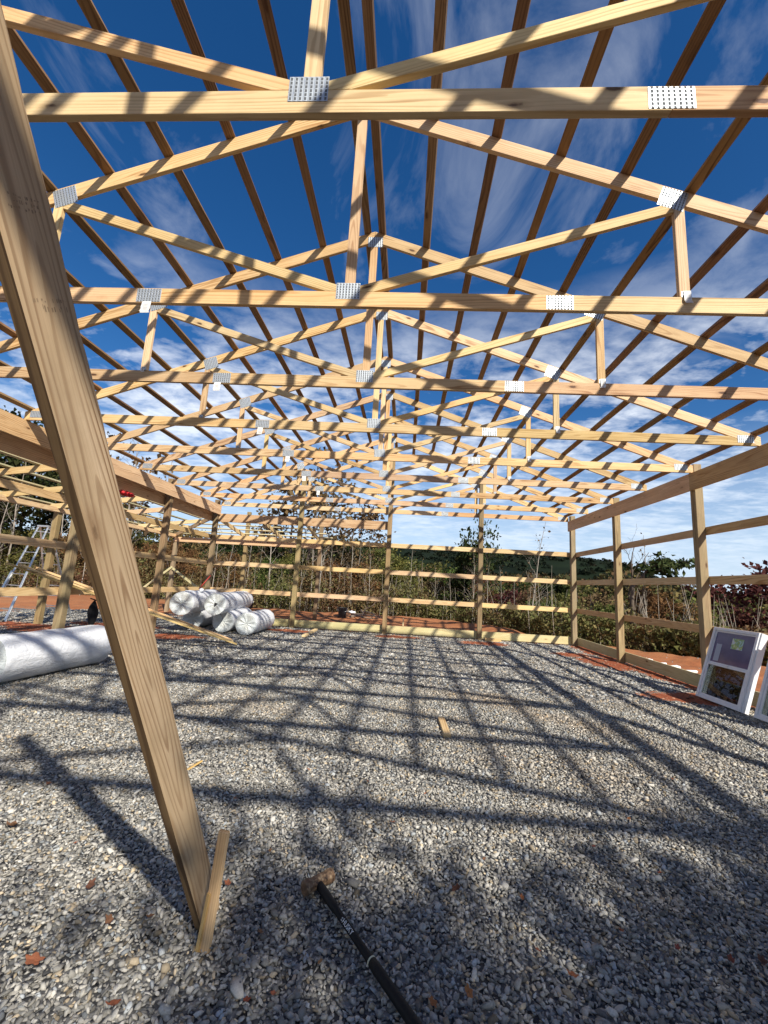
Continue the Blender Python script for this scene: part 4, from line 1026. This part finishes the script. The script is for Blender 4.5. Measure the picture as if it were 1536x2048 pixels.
for _i,_u in enumerate(range(782,1250,23)):
    c=_cc[(_i*7)%10]; D=70+(_i*11)%24; v=float(np.interp(_u,[782,870,950,1070,1150,1250],[1106,1122,1134,1148,1160,1176]))+((_i*5)%4)*4-6
    nn={'olive':'olive','brown':'brown','rust':'rust coloured','green':'green','dark':'dark green','maroon':'maroon'}[c]
    add('shrub',c,_u,D,v,nn+' full rounded tree','leafy_tree','tree',G1,wide=1.25)
for u,D,v in ((25,60,960),(60,63,900),(118,62,1010),(160,66,930),(185,61,1040),(238,64,990),(268,62,1010),(300,66,860),(350,66,900),(441,60,1040),(463,58,1062),(505,61,1050),(526,63,1085),(556,60,985),(612,62,1060),(640,60,1010),(655,59,965),(668,61,1068),(683,62,1080),(708,60,1040),(722,64,1078),(745,58,1085),(772,62,1090),(818,58,1092),(846,61,1120),(872,57,1128),(905,55,1140),(931,58,1110),(948,53,1105),(975,52,1120),(1005,52,1130),(1022,50,1150),(1070,50,1140),(1096,47,1150),(1160,46,1160),(1178,45,1185),(1285,40,1070),(1262,44,1110),(1360,42,1160),(1450,44,1180)):
    add('bare','brown',u,D,v,'slim pale bare sapling','bare_sapling','sapling',G2)
for u,D,v,c in ((-60,64,1010,'olive'),(20,63,1050,'olive'),(70,66,1045,'olive'),(130,66,1060,'rust'),(190,67,1070,'rust'),(250,66,1075,'rust'),(300,68,1078,'rust'),(345,66,1082,'rust'),(390,66,1088,'rust'),(425,64,1092,'brown'),(470,62,1100,'rust'),(510,66,1098,'brown'),(550,63,1108,'green'),(585,66,1100,'olive'),(625,62,1112,'rust'),(660,64,1110,'rust'),(695,66,1100,'brown'),(735,62,1116,'rust'),(765,66,1118,'olive'),(800,62,1126,'olive'),(835,66,1132,'olive'),(870,60,1150,'brown'),(910,64,1148,'olive'),(950,58,1160,'rust'),(985,60,1158,'olive'),(1020,54,1172,'maroon'),(1045,58,1165,'brown'),(1085,52,1188,'green'),(1120,56,1178,'olive'),(1165,50,1196,'brown'),(1200,54,1190,'olive'),(1235,50,1200,'green'),(1275,44,1160,'rust'),(1310,46,1165,'rust'),(1345,52,1190,'olive'),(1385,50,1185,'olive'),(1425,54,1178,'olive'),(1470,60,1175,'olive'),(1500,44,1190,'maroon'),(1560,40,1100,'maroon'),
    (1290,38,1230,'rust'),(1330,38,1250,'brown'),(1250,42,1250,'brown'),(1190,42,1255,'rust'),(1130,46,1240,'olive'),(1060,50,1230,'brown'),(990,53,1222,'brown'),(920,56,1212,'olive'),(860,57,1205,'olive'),(800,58,1198,'brown'),(1390,38,1265,'maroon'),(1450,37,1255,'maroon'),(1510,37,1240,'rust')):
    nn={'dark':'dark green','olive':'olive','brown':'brown','rust':'rust coloured','maroon':'dark maroon','green':'green'}[c]
    add('shrub',c,u,D,v,nn+' bushy shrub','autumn_shrub','shrub',G3,wide=1.15 if v>1150 else 1.0)
for u,D,v,w in ((930,60,1090,.9),(1095,62,1152,1.0),(1120,66,1165,1.1),(545,75,1080,1.2),(560,70,1095,1.3),(1400,80,1175,1.2),(1440,95,1180,1.2),(1250,90,1175,1.2)):
    add('pine','dark',u,D,v,'dark evergreen','evergreen_tree','tree',G4,wide=w)
import collections
grp_=collections.defaultdict(list)
for i,tt in enumerate(TL): grp_[(tt[5],where(tt[2]))].append(i)
lab_={}
for (nn,w),ids in grp_.items():
    ids=sorted(ids,key=lambda i:TL[i][2])
    for j,i in enumerate(ids):
        lab_[i]=nn+' '+w+('' if len(ids)==1 else (', %s from the left'%(['leftmost']+ordn[2:])[j] if j else ', leftmost one'))
for i,(kind,col,u,D,v,noun,name,cat,grp,kw) in enumerate(TL):
    tree(kind,col,u,D,v,lab_[i],name,cat,grp,**kw)
# leaning bare tree and leaning ragged pine
o=tree('bare','brown',1052,48,1038,'tall bare tree leaning right against the sky, behind the right corner bay','leaning_tree','tree',None,lean=(0,.16))
# ragged pine: hand built
def ragged_pine():
    base=on(1,40,1272,1320); base.z=float(height(np.array(base.x),np.array(base.y)))
    o=empty('ragged_pine',tuple(base),'ragged pine bent to the right above the top of the thicket, beyond the right wall','tree')
    rn=random.Random(21); r=np.random.default_rng(21); bm=bmesh.new(); tips=[]
    A=V(*base); B=V(*on(1,40,1262,1178)); Cc=V(*on(1,40,1295,1140)); E=V(*on(1,40,1268,1090))
    limb(bm,A,B,.09,.06,rn,1,tips,nb=5,kink=.04); limb(bm,B,Cc,.06,.04,rn,1,tips,nb=3); limb(bm,B,E,.035,.01,rn,2,[],nb=4,spread=.6)
    cs=[]
    for (u,v) in ((1345,1122),(1365,1128),(1330,1140),(1310,1128),(1350,1150),(1300,1105),(1372,1122),(1322,1122)):
        P=V(*on(1,40+rn.uniform(-2,2),u,v)); tp=[]; st=Cc if u>1305 else B; limb(bm,st,P,.03,.008,rn,0,tp); tq=[]
        for _ in range(5):
            f=rn.uniform(.45,1.0); q0=st+(P-st)*f; q1=q0+Vector((rn.uniform(-.35,.35),rn.uniform(-.5,.5),rn.uniform(-.12,.12))); limb(bm,q0,q1,.01,.004,rn,0,tq)
        for q,_ in tq: cs.append(np.array(q)+r.normal(0,1,(13,3))*np.array([.14,.14,.04]))
    bmesh.ops.recalc_face_normals(bm,faces=bm.faces[:]); bm_obj('trunk',bm,M_bark,o,None,True)
    me=leaf_mesh_np('crown',np.concatenate(cs),.085,5,None,elong=2.4); link('crown',me,M_F['dark'],o)
ragged_pine()

# brush filling the wood edge (nobody could count it)
def brush(n,seed):
    r=np.random.default_rng(seed); uu=r.uniform(-260,1800,n); D=r.uniform(0,1,n)**1.5*26+.4
    yb=np.full(n,50.0)
    # place along the boundary: iterate depth so that beyond() equals D
    Y=np.full(n,50.0)
    for _ in range(25):
        dirx=np.array([0.0]); 
        k=(uu-768)/855.98
        dx=Fw.x+R2.x*k; dy=Fw.y+R2.y*k
        X=CAM.x+Y*dx/dy
        Y=Y+.5*((np.interp(X,BX,BY)+D)-Y); Y=np.clip(Y,20,120)
    hz=height(X,Y)
    ht=(1.6+7.0*np.clip(.5+.7*fnoise(X,Y,.22,1)+.25*fnoise(X,Y,.9,2),0,1))*(.55+.45*sm(0,5,D))*(1-.45*sm(3,18,X))
    z=hz+ht*r.random(n)**.8
    keep=r.random(n)<np.clip(.32+1.3*fnoise(X*1.0+z*.7,Y,1.3,3)+.5*fnoise(X,Y,.35,6),.05,1)
    X,Y,z=X[keep],Y[keep],z[keep]
    tone=np.clip(.5+.55*fnoise(X,Y,.16,4)+.2*fnoise(X,Y,.6,5),0,1)
    return np.stack([X,Y,z],-1)*U,tone
cen,tone=brush(330000,31)
me=leaf_mesh_np('brush',cen,.062,32,tone,elong=1.7)
M_brush=foliage_mat('brush_leaves',[(.15,.08,.042),(.20,.135,.06),(.19,.165,.07),(.17,.175,.06),(.12,.145,.045),(.24,.21,.08)]); 
tag(link('brush',me,M_brush),'tangled brown and olive brush filling the edge of the wood','undergrowth',kind='stuff')
# thin dead stems through the brush
r=np.random.default_rng(77); bm=bmesh.new(); cs,_=brush(1700,78); rn=random.Random(9)
for c in cs:
    x,y=c[0]/U,c[1]/U; b=Vector((c[0],c[1],float(height(np.array(x),np.array(y)))*U)); h=rn.uniform(.8,2.6)
    tube_bm(bm,[b,b+Vector((rn.uniform(-.10,.10),rn.uniform(-.1,.1),h*.55)),b+Vector((rn.uniform(-.3,.3),rn.uniform(-.3,.3),h))],[.010,.007,.003],3,cap=False)
tag(bm_obj('dry_stems',bm,M_birch),'thin pale dry stems standing in the brush','undergrowth',kind='stuff')

# far woods in the valley and the ridge
HT_=[(-900,1060),(-300,1075),(300,1088),(700,1093),(840,1099),(900,1103),(1000,1109),(1100,1113),(1190,1120),(1240,1131),(1290,1149),(1340,1166),(1400,1183),(1480,1192),(1600,1200),(2400,1235)]
hu=np.linspace(-900,2400,150); hv=np.interp(hu,[a for a,b in HT_],[b for a,b in HT_])+1.2*np.sin(hu*.06)+.8*np.sin(hu*.13)
rows=[]; YT=1150.0
tops=np.array([list(on(1,YT,float(a),float(b)+3)) for a,b in zip(hu,hv)])
for j in range(26):
    f=j/25; Y=420+(YT-420)*f; X=CAM.x+(tops[:,0]-CAM.x)*Y/YT
    z=-18+(tops[:,2]+18)*(f*f*(3-2*f))**.9; z=z+7*np.sin(X*.012+f*3)*np.sin(f*math.pi); rows.append(np.stack([X,np.full_like(X,Y),z],-1))
rows.append(np.stack([tops[:,0]*1.4,np.full(len(hu),YT*1.5),np.full(len(hu),-18.)],-1))
HV=np.stack(rows); i2=np.arange(HV.shape[0]*HV.shape[1]).reshape(HV.shape[:2])
me=np_mesh('hill',HV.reshape(-1,3)*U,np.stack([i2[:-1,:-1],i2[:-1,1:],i2[1:,1:],i2[1:,:-1]],-1).reshape(-1,4),4); me.shade_smooth()
M_hill=simple('wooded_hill',(.010,.016,.008),.95,var=.5,scale=.02,bs=0,spec=.05)
tag(link('hill',me,M_hill),kind='structure')
def canopy(centres,rad,k,seed,leaf,flat=.7):
    r=np.random.default_rng(seed); n=len(centres); d=r.normal(size=(n,k,3)); d/=np.linalg.norm(d,axis=2)[...,None]; d[...,2]=np.abs(d[...,2])*.9-.15
    c=centres[:,None,:]+d*rad[:,None,None]*r.uniform(.75,1.05,(n,k,1))*np.array([1,1,flat*1.35]); tone=np.repeat(r.random(n)[:,None],k,1)
    return c.reshape(-1,3),tone.ravel()
r=np.random.default_rng(91); n=2600; js=r.integers(0,25,n); ks=r.integers(0,149,n); fa=r.random(n)[:,None]; fb=r.random(n)[:,None]
cc=HV[js,ks]*(1-fa)*(1-fb)+HV[js,ks+1]*fa*(1-fb)+HV[js+1,ks]*(1-fa)*fb+HV[js+1,ks+1]*fa*fb
cr=np.array([list(on(1,YT-8,float(a),float(b)+2)) for a,b in zip(np.linspace(-300,1900,420),np.interp(np.linspace(-300,1900,420),hu,hv))])
cc=np.concatenate([cc,cr]); rad=r.uniform(6,11,len(cc)); c_,t_c=canopy(cc,rad,44,92,0)
me=leaf_mesh_np('hill_woods',c_*U,3.6*U,93,t_c*.8,elong=1.2)
M_hw=foliage_mat('hill_foliage',[(.008,.015,.008),(.012,.020,.010),(.018,.024,.011),(.026,.024,.013)]); tag(link('hill_woods',me,M_hw),'dark green wooded ridge on the skyline','woods',kind='stuff')
n=1500; D=85+360*r.random(n)**1.3; uu=r.uniform(-300,1850,n); k=(uu-768)/855.98; X=CAM.x+D*(Fw.x+R2.x*k)/(Fw.y+R2.y*k); rad=r.uniform(3.5,6.5,n)
zz=np.maximum(height(X,D)+rad,np.where(X>0,1.0,0)*r.uniform(-9,6.5,n)+np.where(X<=5,-20,0))
c_,t_c=canopy(np.stack([X,D,zz],-1),rad,210,95,0); me=leaf_mesh_np('valley_woods',c_*U,.62*U,96,t_c,elong=1.4)
M_vw=foliage_mat('valley_foliage',[(.04,.055,.022),(.08,.08,.028),(.12,.09,.035),(.14,.08,.036),(.09,.10,.032),(.17,.14,.048)]); tag(link('valley_woods',me,M_vw),'mixed autumn woods filling the low ground beyond the site','woods',kind='stuff')

# ------------------------------------------------------------------ sky, sun
w=bpy.data.worlds.new('World'); S.world=w; w.use_nodes=True; t=NT(w.node_tree)
el=math.asin(SUN.z); rot=math.atan2(SUN.x,SUN.y)
sky=t.n('ShaderNodeTexSky',sky_type='NISHITA',sun_disc=False,sun_elevation=el,sun_rotation=rot,altitude=300,air_density=1.0,dust_density=.5,ozone_density=3.0)
d=t.n('ShaderNodeTexCoord').outputs['Generated']; s=t.n('ShaderNodeSeparateXYZ',{0:d}); z=t.m('MAXIMUM',s.outputs[2],0.0)
q=t.m('DIVIDE',1.0,t.m('ADD',z,.10)); cp=t.n('ShaderNodeCombineXYZ',{0:t.m('MULTIPLY',s.outputs[0],q),1:t.m('MULTIPLY',s.outputs[1],q),2:0.0}).outputs[0]
big=t.noise(t.vm('ADD',cp,(3.1,7.7,0)),.9,3,.5,.4)
puff=t.noise(t.vm('ADD',t.vm('MULTIPLY',cp,(1.0,1.35,1)),(1.0,2.0,5)),6.5,6,.58,.25)
puff2=t.noise(t.vm('ADD',cp,(9.0,4.0,2)),2.2,6,.55,.3)
wisp=t.noise(t.vm('ADD',t.vm('MULTIPLY',cp,(2.2,1.3,1)),(5.0,1.0,0)),1.3,7,.6,.9)
band=t.m('MULTIPLY',t.mr(z,.60,.40),t.mr(z,.05,.22,.55,1.0))
m1=t.m('ADD',t.m('MULTIPLY',puff,.62),t.m('MULTIPLY',puff2,.55))
m1=t.m('ADD',m1,t.m('MULTIPLY',t.m('SUBTRACT',big,.5),.55))
c1=t.m('MULTIPLY',t.mr(m1,.50,.74),band)
c2=t.m('MULTIPLY',t.mr(t.m('ADD',wisp,t.m('MULTIPLY',big,.45)),.78,1.08),.34)
cl=t.m('MAXIMUM',c1,c2,clamp=True)
cl=t.m('MULTIPLY',cl,.85)
hs=t.n('ShaderNodeHueSaturation',{'Color':sky.outputs[0],'Saturation':1.33,'Hue':.506,'Value':.88}).outputs[0]
cc_=t.mix(t.mr(z,.05,.4),(6.0,6.9,8.0),(8.0,8.4,9.0))
hz=t.mr(z,.34,.02,0,.9)
col=t.mix(hz,hs,(5.0,6.1,7.6)); col=t.mix(cl,col,cc_)
bg=t.n('ShaderNodeBackground',{'Color':col,'Strength':.105}); t.n('ShaderNodeOutputWorld',{'Surface':bg.outputs[0]})
sd=bpy.data.lights.new('sun','SUN'); sd.energy=5.0; sd.angle=math.radians(1.0); sd.color=(1.0,.94,.84)
so=bpy.data.objects.new('sun',sd); C.objects.link(so); so.rotation_mode='QUATERNION'; so.rotation_quaternion=SUN.to_track_quat('Z','Y')
S.view_settings.view_transform='Standard'; S.view_settings.look='None'; S.view_settings.exposure=.38; S.view_settings.gamma=1
S.render.engine='CYCLES'
S.cycles.max_bounces=8; S.cycles.transparent_max_bounces=12

# trees behind the camera: they stand between the sun and the foreground and shade the gravel
def shade_tree(x,y,h,kind,col,desc,sc=1.0,idx=0):
    tm,cm=PR[kind][idx%len(PR[kind])]; o=empty('leafy_tree',(x,y,0),desc,'tree','trees behind the camera'); k=h*U/10; o.scale=(k*sc,k*sc,k); o.rotation_euler.z=x
    a=bpy.data.objects.new('trunk',tm); C.objects.link(a); a.parent=o
    b=bpy.data.objects.new('crown',cm); C.objects.link(b); b.parent=o; b.material_slots[0].link='OBJECT'; b.material_slots[0].material=M_F[col]
for i,(x,y,h,k) in enumerate(((9,-13,15.5,'oak'),(18,-15,18,'sparse'),(2.5,-13,14.5,'sparse'),(15,-11,15,'oak'),(26,-20,25,'sparse'),(-5,-12,14,'sparse'),(21,-12,17,'oak'),(15.5,-8.5,14.5,'oak'),(11.8,-7.2,13.6,'sparse'),(17,-8.5,15,'sparse'),(28,-13,20,'sparse'))):
    shade_tree(x,y,h,k,'brown','tree behind the camera, %s one, only its shadow reaching the photo'%ordn[i+1],1.1,i)
